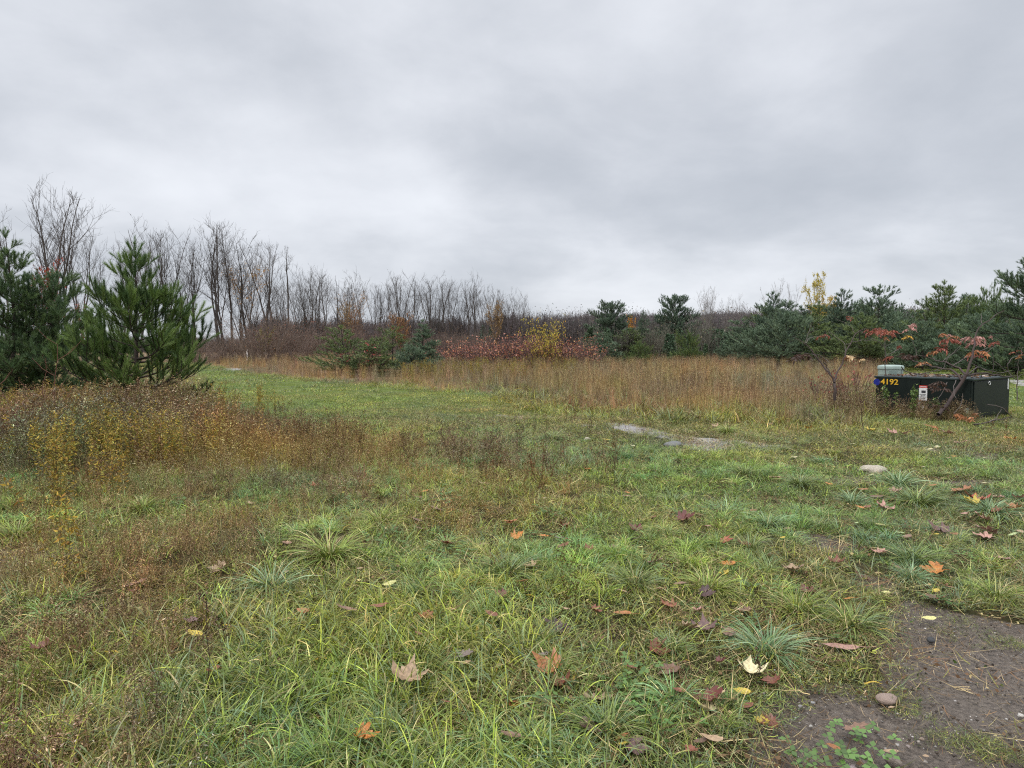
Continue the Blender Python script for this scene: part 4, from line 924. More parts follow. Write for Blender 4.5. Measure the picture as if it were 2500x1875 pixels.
# (photo x, top y, model)
TREES = [(22, 520, 3, 13.5), (128, 462, 0, 16), (168, 500, 4, 15.5), (205, 545, 2, 14.5), (150, 530, 1, 14), (300, 600, 3, 13), (345, 590, 1, 13), (385, 560, 2, 14), (430, 570, 0, 14.5), (455, 590, 5, 13.5), (478, 600, 1, 13.5),
         (540, 548, 0, 15.5), (553, 575, 1, 14.5), (569, 560, 3, 15.5), (592, 635, 5, 13), (608, 588, 1, 15), (622, 610, 4, 14), (644, 588, 0, 15.5), (666, 632, 4, 14), (684, 690, 5, 12), (712, 608, 6, 15), (735, 690, 2, 12.5), (752, 655, 5, 14.5), (764, 664, 2, 14.5),
         (780, 668, 0, 14.5), (803, 674, 3, 14.5), (824, 684, 1, 14), (851, 694, 5, 13.5), (868, 690, 2, 14), (889, 672, 4, 15), (912, 692, 0, 14), (926, 706, 1, 13.5), (944, 700, 3, 13.5), (968, 676, 2, 15), (990, 674, 0, 15), (1000, 700, 5, 13.5), (1014, 690, 6, 14),
         (1030, 702, 4, 13.5), (1046, 682, 0, 14.5), (1058, 690, 2, 14), (1078, 706, 3, 13.5), (1096, 674, 1, 15), (1108, 690, 0, 14.5), (1127, 698, 5, 14), (1139, 690, 3, 14.5), (1158, 678, 4, 15), (1172, 700, 1, 14), (1188, 708, 2, 14), (1204, 706, 0, 14), (1220, 726, 5, 13), (1245, 732, 3, 12.5), (1272, 712, 2, 14.5), (1292, 748, 1, 12.5), (1310, 768, 5, 12)]
GB = 'bare trees of the long treeline'
cnt = {}
TOT = {}
for t_ in TREES: TOT[t_[2]] = TOT.get(t_[2], 0) + 1
for i, (px, top, k, H) in enumerate(TREES):
    Y = (H - CH) * F / (HOR - top); x = xat(px, Y); ms = BT[k]; s_ = H / 15.
    if i in (16, 28): ms = BTL
    w = (.8 + .25 * ((i * 37) % 10) / 10) * s_
    o = put_tree('bare_tree', ms, (x, Y, 0), (i * 2.4) % 6.28, (w, w, s_), ('trunk', 'branches', 'leaves'))
    o.rotation_euler = (((i * 53) % 11 - 5) * .008, ((i * 31) % 13 - 6) * .010, (i * 2.4) % 6.28)
    q = ordl(cnt.get(k, 0), TOT[k]); cnt[k] = cnt.get(k, 0) + 1
    if ms is BTL: lab = 'bare tree with a few orange leaves, %s of two' % ('left one' if i == 16 else 'right one')
    else: lab = 'leafless %s tree, %s of its kind' % (SHAPE[k], q.split(' of ')[0])
    tag(o, lab, 'bare tree', GB)
# a second, thinner rank behind, seen between the first
rr = random.Random(12)
n2 = 14
for i in range(n2):
    px = 250 + i * 75 + rr.uniform(-8, 8)
    ref = np.interp(px, [250, 540, 700, 800, 1000, 1100, 1270, 1330], [590, 590, 660, 690, 700, 700, 735, 775]); top = ref + rr.uniform(10, 45); H = rr.uniform(11.5, 14)
    Y = (H - CH) * F / (HOR - top); x = xat(px, Y); s_ = H / 15.
    o = put_tree('bare_tree', BT[rr.randint(0, 6)], (x, Y, 0), rr.random() * 6, (s_ * .9, s_ * .9, s_))
    q = ordl(i, 14); tag(o, 'thin leafless tree in the rear rank of the left treeline, %s' % q, 'bare tree', 'rear rank of the left treeline')
# pale slender bare trees on the right
PB_ = [bare_tree(350 + i, leaders=3, fork=.3, spread=.22, bark=(.20, .175, .155), trunk_r=.009, twig=.6, tw=.010, dead=6) for i in range(2)]
for i, (px, top, H, lb) in enumerate([(1712, 716, 10, 'pale slender bare tree, left of the group behind the olive bush'), (1724, 708, 10, 'pale slender bare tree in the middle of the group behind the olive bush'), (1737, 708, 10, 'pale slender bare tree, right of the group behind the olive bush'),
        (1773, 730, 9, 'pale fan-shaped bare tree left of the right-hand pines, nearer the olive bush'), (1795, 724, 9, 'pale fan-shaped bare tree touching the right-hand pines'), (1925, 700, 8, 'thin bare tree rising just left of the yellow birch'), (1350, 750, 9, 'small pale bare tree above the yellow shrub'), (1445, 770, 8, 'thin pale bare tree above the red thicket'), (1882, 690, 8, 'thin pale twigs rising above the dark right-hand pine')]):
    Y = (H - CH) * F / (HOR - top); s_ = H / 15.
    o = put_tree('bare_tree', PB_[i % 2], (xat(px, Y), Y, 0), i * 1.3, (s_ * .8, s_ * .8, s_)); tag(o, lb, 'bare tree', 'pale bare trees of the right treeline')
YB = bare_tree(360, leaders=3, fork=.2, spread=.22, bark=(.24, .20, .15), trunk_r=.008, twig=.6, tw=.012, dead=4, leafcol=pal(((.62, .50, .10), 3), ((.50, .42, .08), 2)), nleaf=2600, lz=(.25, 1), lsz=.22)
Y = (10 - CH) * F / (HOR - 672); o = put_tree('birch_tree', YB, (xat(1985, Y), Y, 0), .5, (.55, .55, 10 / 15), ('trunk', 'branches', 'leaves')); tag(o, 'slim yellow-leaved birch rising above the right-hand pines', 'birch tree')
YB2 = bare_tree(361, leaders=4, fork=.15, spread=.3, bark=(.20, .16, .12), trunk_r=.008, twig=.7, tw=.014, dead=4, leafcol=pal(((.60, .40, .05), 3), ((.48, .36, .06), 2)), nleaf=5200, lz=(.15, 1), lsz=.28)
Y = 70; H = CH + (HOR - 728) * Y / F; o = put_tree('birch_tree', YB2, (xat(2018, Y), Y, 0), .5, (.36, .36, H / 15), ('trunk', 'branches', 'leaves')); tag(o, 'low golden tree filling the gap right of the slim birch', 'birch tree')
def orange(px, top, Y, w, col, seed, label, n=2400, name='small_tree', cat='tree'):
    H = CH + (HOR - top) * Y / F; ms = bare_tree(seed, leaders=4, fork=.15, spread=.3, twig=.7, tw=.016, dead=4, leafcol=col, nleaf=n, lz=(.1, 1), lsz=.30, bark=(.09, .06, .045))
    o = put_tree(name, ms, (xat(px, Y), Y, 0), .5, (w / F * Y / 8.2, w / F * Y / 8.2, H / 15), ('trunk', 'branches', 'leaves')); tag(o, label, cat)
RUST = pal(((.30, .15, .06), 3), ((.38, .21, .08), 2), ((.22, .11, .05), 2)); AMB = pal(((.34, .22, .09), 3), ((.27, .17, .08), 2), ((.38, .28, .12), 1))
orange(985, 765, 62, 60, RUST, 370, 'rust-leaved small oak behind the central pine clump')
orange(1213, 738, 120, 46, AMB, 371, 'amber larch-like tree before the right end of the bare treeline')
orange(852, 742, 100, 50, AMB, 372, 'amber-leaved young tree behind the left central pine', 1500)
orange(1540, 768, 74, 34, pal(((.65, .30, .04), 3), ((.5, .25, .05), 1)), 373, 'small bright orange tree peeping right of the round-topped pine', 1800)
orange(868, 745, 96, 40, RUST, 377, 'thin rusty-leaved tree right of the amber young tree', 1100)
orange(648, 800, 68, 50, pal(((.40, .38, .06), 3), ((.30, .24, .06), 1)), 374, 'small yellow-green leaved tree at the foot of the bare treeline', 900)
orange(120, 640, 40, 110, pal(((.36, .07, .04), 3), ((.24, .06, .035), 2)), 375, 'red-leaved small tree hidden behind the left conifers', 1100)
orange(190, 750, 38, 60, pal(((.40, .08, .04), 3), ((.28, .07, .035), 2)), 376, 'small red-leaved tree left of the near pine', 600)

# ================================================================ shrubs
def shrub(seed, H, W_, n, bark, leafcol=None, nleaf=0, lsz=.09, sub=5, tw=.006, crooked=.12):
    rs = np.random.RandomState(seed); st = MB(); lf = MB(); ends = []
    for k in range(n):
        a = rs.rand() * 6.28; r = W_ * .30 * sqrt(rs.rand()); p = np.array([r * cos(a), r * sin(a), -.05]); d = np.array([cos(a) * .45, sin(a) * .45, 1.0]) + rs.randn(3) * .15; h = H * (.6 + .4 * rs.rand()); P = [p]
        for j in range(5): d = d / np.linalg.norm(d) + rs.randn(3) * crooked + [0, 0, .05]; P.append(P[-1] + d / np.linalg.norm(d) * h / 5)
        P = np.array(P); tube(st, P, np.linspace(tw * 2.2, tw, 6), 3, bark)
        for s_ in range(sub):
            o = P[rs.randint(2, 6)]; dd = rs.randn(3) * .6 + [0, 0, .8]; dd /= np.linalg.norm(dd); L_ = H * (.12 + .2 * rs.rand()); m = o + dd * L_ * .5 + rs.randn(3) * L_ * .08; e_ = o + dd * L_
            tube(st, [o, m, e_], [tw * .9, tw * .7, tw * .5], 3, bark); ends += [m, e_]
    ms = [st.mesh('stems', M_BARK)]
    if nleaf:
        ends = np.array(ends); e_ = ends[rs.randint(0, len(ends), nleaf)] + rs.randn(nleaf, 3) * lsz * .8; flecks(lf, rs, e_, lsz, leafcol, 2.0, droop=1.2); ms.append(lf.mesh('leaves', M_LEAF))
    return ms
PUR = (.165, .118, .095)
BS = [shrub(400 + i, 3.0, 3.0, 46, [PUR, (.20, .15, .115), (.13, .095, .08)][i], pal(((.22, .09, .06), 2), ((.30, .16, .08), 1), ((.14, .09, .05), 2)), 240, .08, 8, .007) for i in range(3)]
rr = random.Random(5); GS = 'leafless purple-brown shrubs below the bare trees'
SEG = {}
for i in range(44):
    px = 440 + i * 20.5 + rr.uniform(-8, 8); sg = 0 if px < 605 else 1 if px < 720 else 2 if px < 830 else 3 if px < 1060 else 4; Y = np.interp(px, [440, 830, 1330], [64, 78, 105]) + rr.uniform(-6, 10); H = rr.uniform(1.8, 5.2) * (.62 if px < 640 else 1.0 if px < 830 else .82)
    o = put_tree('shrub', BS[rr.randint(0, 2)], (xat(px, Y), Y, 0), rr.random() * 6, (H / 3 * 1.25, H / 3 * 1.25, H / 3), ('stems', 'leaves')); SEG.setdefault(sg, []).append((px, o))
for sg, l_ in SEG.items():
    l_.sort(key=lambda t: t[0])
    for k, (_, o) in enumerate(l_): tag(o, 'leafless purple-brown shrub %s, %s' % (['left of the white post', 'just right of the white post', 'left of the central pine clump', 'behind the central pine clump', 'behind the red thicket'][sg], ordl(k, len(l_))), 'shrub', GS)
SRED = pal(((.52, .17, .10), 4), ((.66, .33, .24), 3), ((.66, .36, .13), 2), ((.30, .10, .07), 2))
SU = [shrub(420 + i, 2.4, 2.8, 30, (.11, .075, .068), SRED, [420, 300, 170][i], .12, 8, .011, .2) for i in range(3)]
GT = 'red sumac bushes of the central thicket'
k = 0
for i in range(26):
    px = 1072 + i * 14.2 + rr.uniform(-5, 5); Y = 47 + 5 * (i % 3) + rr.uniform(-1, 1); top = np.interp(px, [1070, 1130, 1200, 1290, 1350, 1430, 1450], [842, 832, 826, 816, 824, 828, 838]) + rr.uniform(-5, 8)
    H = CH + (HOR - top) * Y / F; o = put_tree('sumac_bush', SU[i % 3], (xat(px, Y), Y, 0), rr.random() * 6, (.95, .95, H / 2.4), ('stems', 'leaves')); tag(o, 'red sumac bush, %s rank of the thicket, %s' % (['front', 'middle', 'rear'][i % 3], ordl(i // 3, 9 if i % 3 < 2 else 8)), 'sumac bush', GT)
YEL = pal(((.62, .50, .06), 4), ((.52, .46, .07), 3), ((.66, .38, .05), 1.5))
YS = shrub(440, 3.2, 2.2, 22, (.12, .08, .05), YEL, 760, .13, 7, .009, .08)
for px, top, lb in ((1318, 786, 'bright yellow shrub at the right of the red thicket, left twin'), (1345, 792, 'bright yellow shrub at the right of the red thicket, right twin')):
    Y = 46; H = CH + (HOR - top) * Y / F; o = put_tree('yellow_shrub', YS, (xat(px, Y), Y, 0), px, (.55, .55, H / 3.1), ('stems', 'leaves')); tag(o, lb, 'shrub')
RS_ = shrub(441, 1.2, 1.4, 16, (.10, .05, .045), pal(((.32, .07, .06), 3), ((.22, .06, .05), 2)), 60, .085, 4, .006, .12)
for px, py, Y, s_, lb in ((883, 0, 37, 1.6, 'small crimson shrub among the central pines'), (2010, 0, 19, .72, 'red-leaved low shrub in the tan field left of the sumac'), (2075, 0, 18, .80, 'crimson low shrub in the tan field beside the left sumac'), (2080, 0, 24, .9, 'reddish low shrub farther back behind the left sumac')):
    o = put_tree('red_shrub', RS_, (xat(px, Y), Y, 0), px, s_, ('stems', 'leaves')); tag(o, lb, 'shrub')

# far wood: ridge of tiny trees
fw = MB()
def c_far(mb, rs, i):
    if i < 4:
        for k in range(60):
            a = rs.rand() * 6.28; r = 3.4 * sqrt(rs.rand()); p = np.array([r * cos(a), r * sin(a), 0]); h = 7 + 5 * rs.rand(); d = np.array([rs.randn() * .10, rs.randn() * .10, 1]); e_ = p + d * h
            tube(mb, [p, (p + e_) / 2 + rs.randn(3) * .25, e_], [.09, .07, .03], 3, (.13, .115, .105))
            for s_ in range(6): o = p + (e_ - p) * (.45 + .5 * rs.rand()); q = o + np.array([rs.randn(), rs.randn(), 1.8]) * .7; tube(mb, [o, q], [.045, .02], 3, (.14, .12, .11))
        n = 260; P = np.stack([rs.randn(n) * 2.3, rs.randn(n) * 2.3, 5 + rs.randn(n) * 3], 1); flecks(mb, rs, P, .45, pal(((.16, .14, .12), 4), ((.20, .15, .10), 1.5), ((.10, .12, .08), 1)), 2, droop=1.3)
    else:
        n = 700; t = rs.rand(n) ** .7; a = rs.rand(n) * 6.28; r = 2.8 * (1.05 - t) * (.4 + .6 * rs.rand(n)); P = np.stack([r * np.cos(a), r * np.sin(a), t * 9], 1); flecks(mb, rs, P, .7, pal(((.075, .11, .075), 3), ((.10, .135, .085), 2)), 2.5, droop=.8)
C_FAR = protos('far_tree', 6, c_far, M_DRY)
rs = np.random.RandomState(77); n = 2600; an = radians(-40) + radians(82) * rs.rand(n); dd = 190 + 190 * rs.rand(n); x = dd * np.sin(an); y = dd * np.cos(an)
rise = ss(np.degrees(an), -4, 8) * 6.5 * ss(dd, 180, 380)
P = np.stack([x, y, rise - .3], 1); ix = np.where(rs.rand(n) < .86, rs.randint(0, 4, n), rs.randint(4, 6, n))
# the left part of the horizon keeps only a low hedge
sc = np.where(an < radians(-20), .34, np.where(an < radians(-2), .78, .85)) * (.8 + .4 * rs.rand(n))
scatter('distant_wood', C_FAR[0], 6, P, np.stack([np.zeros(n), np.zeros(n), rs.rand(n) * 6.28], 1), sc, tintv(n, (1.2, 1.2, 1.3), .12, .05), 'grey-brown wooded ridge on the horizon', 'woods', idx=ix)
# low dark scrub between the right-hand pines and the field
x, y = wedge(rs, 2600, 62, 120, 2, 43); an = np.degrees(np.arctan2(x, y)); keep = (an > 6) & (rs.rand(len(x)) < .8); x, y = x[keep], y[keep]; n = len(x)
scatter('scrub', C_FAR[0], 6, np.stack([x, y, 0 * x - .2], 1), np.stack([np.zeros(n), np.zeros(n), rs.rand(n) * 6.28], 1), .22 + .18 * rs.rand(n), tintv(n, (1.1, 1.2, 1.0), .15, .08), 'dark undergrowth behind the right-hand pines', 'scrub', idx=np.where(rs.rand(n) < .35, rs.randint(0, 4, n), rs.randint(4, 6, n)))

# ================================================================ things in the field
mb = MB(); rs = np.random.RandomState(1)
def boxmesh(name, sx, sy, sz, material, bev=.01, seg=2, loc=(0, 0, 0)):
    import bmesh
    bm = bmesh.new(); bmesh.ops.create_cube(bm, size=1, matrix=Matrix.Translation(loc) @ Matrix.Diagonal((sx, sy, sz, 1)))
    if bev: bmesh.ops.bevel(bm, geom=bm.edges[:], offset=bev, segments=seg, affect='EDGES', profile=.6)
    me = bpy.data.meshes.new(name); bm.to_mesh(me); bm.free()
    for p in me.polygons: p.use_smooth = False
    me.materials.append(material); return me
M_WHITE = mat('weathered_white', .6, .3, color=(.78, .74, .70), noise=(20, .75, 1.0))
o = new_obj('marker_post', boxmesh('marker_post', .11, .11, 1.25, M_WHITE, .015)); o.location = (xat(605, 72), 72, .60); tag(o, 'short white marker post at the far end of the mown track', 'post')

# utility cabinet
M_CAB = mat('dark_green_paint', .5, .22, color=(.008, .013, .011), noise=(2.2, .75, 1.25)); M_LID = mat('lid_paint', .5, .3, color=(.020, .031, .028), noise=(3, .7, 1.3))
M_PED = mat('pale_green_plastic', .5, .4, color=(.34, .42, .37), noise=(5, .85, 1.05)); M_YEL = mat('yellow_decal', .5, .4, color=(.72, .42, .03)); M_BLUE = mat('blue_decal', .5, .4, color=(.008, .02, .22))
M_LAB = mat('label_white', .5, .4, color=(.78, .78, .76), noise=(30, .8, 1)); M_RED = mat('label_red', .5, .4, color=(.55, .04, .03)); M_INK = mat('label_ink', .6, .3, color=(.04, .04, .045)); M_MET = mat('galvanised', .4, .5, color=(.5, .5, .48), metallic=.4)
hC = .91; Cc = Vector((*gp(2376, 925, hC), 0)); A_F = radians(128); A_S = radians(38)
WF, WS = 2.04, 2.3
cab = empty('utility_cabinet', (Cc.x, Cc.y, 0), A_F - pi)      # local -x.. : front face runs from the near corner along -X
# local frame: near corner at origin, front runs to -x... here X axis = direction from far-left corner to near corner
bw, bd = WF, WS
def part(name, me, loc, parent, rot=(0, 0, 0)):
    o = new_obj(name, me, parent); o.location = loc; o.rotation_euler = rot; return o
TH = .05
body = part('body', boxmesh('body', bw - .05, bd - .05, hC - TH + .1, M_CAB, .015), (-bw / 2, bd / 2, (hC - TH - .1) / 2), cab)
lid = part('lid', boxmesh('lid', bw + .02, bd + .02, TH, M_LID, .022, 3), (-bw / 2, bd / 2, hC - TH / 2 + .001), cab)
for i, (w0, w1) in enumerate(((.03, .985), (1.0, 1.97))):
    d = part('door', boxmesh('door', (w1 - w0), .022, hC - TH - .06, M_CAB, .006), (-bw + (w0 + w1) / 2 + .02, .012, (hC - TH) / 2 + .03), cab)
part('side_panel', boxmesh('side_panel', .020, bd - .2, hC - TH - .10, M_CAB, .006), (-.014, bd / 2, (hC - TH) / 2 + .03), cab)
hp = part('hasp', boxmesh('hasp', .05, .03, .10, M_MET, .006), (-bw / 2 - .02, -.012, .30), cab)
lk_ = part('padlock', boxmesh('padlock', .055, .028, .06, M_INK, .008), (0, -.018, -.07), hp)
def ringmesh(name, R, r, material):
    mb = MB(); a = np.linspace(0, 2 * pi, 25); tube(mb, np.stack([0 * a, R * np.cos(a), R * .7 * np.sin(a)], 1), np.full(25, r), 5); return mb.mesh(name, material)
part('lifting_ring', ringmesh('lifting_ring', .052, .008, M_LAB), (.006, .92, .79), cab)
part('corner_strip', boxmesh('corner_strip', .012, .05, .24, M_LAB, .003), (.006, bd - .22, .735), cab)
part('paint_chip', boxmesh('paint_chip', .10, .008, .12, M_PED, .003), (-.11, -.006, .22), cab)
def text_mesh(s, size, material, ext=.0015):
    c = bpy.data.curves.new('txt', 'FONT'); c.body = s; c.size = size; c.extrude = ext; c.align_x = 'CENTER'; c.align_y = 'CENTER'; c.offset = size * .018
    t = bpy.data.objects.new('txt', c); COL.objects.link(t); bpy.context.view_layer.update()
    me = bpy.data.meshes.new_from_object(t.evaluated_get(bpy.context.evaluated_depsgraph_get())); COL.objects.unlink(t); bpy.data.objects.remove(t); me.materials.clear(); me.materials.append(material); return me
def fx_(px):   # photo x -> local x on the front face
    u = (px - 1250) / F; dx, dy = -cos(A_F), -sin(A_F)    # +X local direction in world
    # Cc + t*(dx,dy): (Cc.x + t dx) = u (Cc.y + t dy) * k
    k = 1.0 / CP; return (u * Cc.y - Cc.x) / (dx - u * dy)
part('number', text_mesh('4192', .175, M_YEL), (fx_(2173), -.006, .775), cab, (pi / 2, 0, 0)).scale = (1.12, 1, 1)
def discmesh(name, r, material):
    import bmesh
    bm = bmesh.new(); bmesh.ops.create_cone(bm, cap_ends=True, segments=28, radius1=r, radius2=r, depth=.004); me = bpy.data.meshes.new(name); bm.to_mesh(me); bm.free(); me.materials.append(material); return me
part('blue_sticker', discmesh('blue_sticker', .075, M_BLUE), (fx_(2142) , -.004, .765), cab, (pi / 2, 0, 0))
wl = part('warning_label', boxmesh('warning_label', .17, .004, .33, M_LAB, 0), (fx_(2256), -.005, .56), cab)
part('red_header', boxmesh('red_header', .17, .004, .05, M_RED, 0), (0, -.0025, .142), wl)
part('printing', text_mesh('WARNING', .030, M_LAB, .0008), (0, -.0055, .142), wl, (pi / 2, 0, 0))
hl_ = MB()
ink = part('pictogram', boxmesh('pictogram', .09, .002, .055, M_INK, 0), (.01, -.0035, .03), wl)
for q in range(4): part('print_line', boxmesh('print_line', .12 - .02 * (q % 2), .002, .010, M_INK, 0), (0, -.0035, -.03 - .028 * q), wl)
l2 = part('small_label', boxmesh('small_label', .16, .004, .085, M_LAB, 0), (fx_(2250), -.005, .235), cab)
tag(cab, 'low dark green utility cabinet numbered in yellow, under fallen sumac branches', 'utility cabinet')

# dead leaves and twigs that gathered on the lid
dm = MB(); rsd = np.random.RandomState(4); n = 260; P = np.stack([-.08 - (bw - .16) * rsd.rand(n) ** .8, bd * (.04 + .9 * rsd.rand(n)), hC + .004 + .014 * rsd.rand(n)], 1)
flecks(dm, rsd, P, .075, pal(((.20, .11, .06), 3), ((.36, .24, .15), 2), ((.10, .06, .04), 3), ((.50, .42, .36), 1)), 1.7, droop=.25)
for k in range(26): a_ = rsd.rand() * 6.28; p = P[rsd.randint(n)]; l = .1 + .3 * rsd.rand(); tube(dm, [p, p + np.array([cos(a_), sin(a_), .02]) * l * .5, p + np.array([cos(a_), sin(a_), .06]) * l], [.004, .0035, .002], 3, (.09, .06, .045))
o = new_obj('lid_litter', dm.mesh('lid_litter', M_BARK)); o.matrix_world = Matrix.Translation((Cc.x, Cc.y, 0)) @ Matrix.Rotation(A_F - pi, 4, 'Z'); tag(o, 'dead leaves and twigs lying on the dark cabinet lid', 'litter', kind='stuff')
# weeds growing up against the cabinet's foot
rsd = np.random.RandomState(14); n = 80; t_ = rsd.rand(n) ** 1.3 * (bw + .5); o_ = .10 + .45 * rsd.rand(n)
wx = Cc.x + cos(A_F) * t_ - sin(A_F) * 0 - cos(A_S) * 0 - .62 * o_; wy = Cc.y + sin(A_F) * t_ - .95 * o_
wx = np.append(wx, Cc.x + cos(A_F) * (bw + .1 + .7 * rsd.rand(46)) - .6 * rsd.rand(46)); wy = np.append(wy, Cc.y + sin(A_F) * (bw + .1) + rsd.randn(46) * .35)
emit('cabinet_foot_weeds', *C_BROWN, wx, wy, np.append(.38 + .3 * rsd.rand(n), .6 + .45 * rsd.rand(46)), tintv(len(wx), (1.1, 1.05, .95), .2), 'brown weeds and grass growing against the cabinet foot', 'weeds', tilt=.07, seed=61)
# pale green pedestal behind
pc = atY(2174, 921, 18.2); ped = empty('utility_pedestal', (pc.x, 18.2, 0), .12)
import bmesh as _b
def pedbody():
    mb = MB(); a = np.arange(20) * 2 * pi / 20; sq = 1 / (np.abs(np.cos(a)) ** 4 + np.abs(np.sin(a)) ** 4) ** .25; X = np.cos(a) * sq * .265; Y_ = np.sin(a) * sq * .22
    V = []; 
    for zz in (-.1, 1.02): V += [(x, y, zz) for x, y in zip(X, Y_)]
    Q = [[i, (i + 1) % 20, 20 + (i + 1) % 20, 20 + i] for i in range(20)]; mb.add(V, Q); return mb.mesh('body', M_PED)
def pedcap():
    mb = MB(); a = np.arange(20) * 2 * pi / 20; sq = 1 / (np.abs(np.cos(a)) ** 4 + np.abs(np.sin(a)) ** 4) ** .25; V = []
    for zz, k in ((1.01, 1.06), (1.075, 1.06), (1.10, .98), (1.115, .7), (1.12, .01)): V += [(x * k, y * k, zz) for x, y in zip(np.cos(a) * sq * .265, np.sin(a) * sq * .22)]
    Q = [[r * 20 + i, r * 20 + (i + 1) % 20, r * 20 + 20 + (i + 1) % 20, r * 20 + 20 + i] for r in range(4) for i in range(20)]; mb.add(V, Q); return mb.mesh('cap', M_PED)
new_obj('body', pedbody(), ped); new_obj('cap', pedcap(), ped)
o = new_obj('seam', boxmesh('seam', .008, .004, .9, M_INK, 0), ped); o.location = (.14, -.219, .55)
o = new_obj('panel', boxmesh('panel', .20, .006, .17, mat('panel_print', .5, .4, color=(.25, .32, .28)), 0), ped); o.location = (-.07, -.220, .88)
tag(ped, 'pale green plastic pedestal behind the left end of the dark cabinet', 'utility pedestal')

# ---- sumac branches, drawn in the picture at a depth and given real thickness
def Z6(a, b): return 1900 + a / 3.687, 760 + b / 3.687
def limb(mb, rs, pts, y0, y1, r0, r1, col):
    n = len(pts); P = [];
    for i, (a, b) in enumerate(pts):
        f = i / (n - 1); P.append(np.array(atY(*Z6(a, b), y0 + (y1 - y0) * f + rs.randn() * .05)))
    P = np.array(P); m = (n - 1) * 3 + 1; t = np.linspace(0, n - 1, m); Q = np.stack([np.interp(t, np.arange(n), P[:, j]) for j in range(3)], 1)
    Q[1:-1] = (Q[:-2] + 2 * Q[1:-1] + Q[2:]) / 4; Q[1:-1] += rs.randn(m - 2, 3) * .008
    tube(mb, Q, np.linspace(r0, r1, m) * 1.08, 6, col); return Q
def sprig(mb, rs, p, n, L_, col, hang=.8, az=None, ls=.09):
    """pinnate sumac leaf, leaflets paired on a drooping midrib"""
    az = rs.rand() * 6.28 if az is None else az; t = np.linspace(0, 1, n); el = .5 - hang * 1.8 * t
    st = L_ / n; P = [np.array(p, float)]
    for k in range(n - 1): P.append(P[-1] + st * np.array([cos(az) * cos(el[k]), sin(az) * cos(el[k]), sin(el[k])]))
    P = np.array(P); tube(mb, P, np.full(n, .0025), 3, np.array(col) * .6)
    for sgn in (-1, 1):
        flecks(mb, rs, P[1:], ls, [(*col, 1)], 3.2, az=az + sgn * (1.1 + rs.randn(n - 1) * .2), elev=-.35 * hang - .45 + rs.randn(n - 1) * .3)
DB = (.075, .055, .050); LBk = (.12, .10, .09)
def sumac(name, label, limbs, leaves, seed, root):
    rs = np.random.RandomState(seed); st = MB(); lf = MB(); org = Vector((*gp(*Z6(*root)), 0))
    for pts, y0, y1, r0, r1 in limbs: limb(st, rs, pts, y0, y1, r0, r1, DB if r0 > .012 else LBk)
    for a, b, Y, col, k, L_ in leaves:
        for q in range(int(k * .75 + .5)): p = np.array(atY(*Z6(a + rs.randn() * 12, b + rs.randn() * 10), Y + rs.randn() * .12)); sprig(lf, rs, p, 9, L_ * .85, np.array(col) * (.7 + .6 * rs.rand()), .9, ls=L_ * .30)
    e_ = empty(name, (0, 0, 0)); off = org; e_.location = off
    for nm, mb, m in (('branches', st, M_BARK), ('leaves', lf, M_LEAF)):
        me = mb.mesh(nm, m, smooth=(nm == 'branches')); me.transform(Matrix.Translation(-off)); new_obj(nm, me, e_)
    tag(e_, label, 'sumac'); return e_
RD = (.33, .10, .065); PK = (.50, .26, .22); OR = (.44, .19, .085); DBR = (.085, .045, .03); YO = (.62, .36, .05); CRM = (.72, .52, .30)
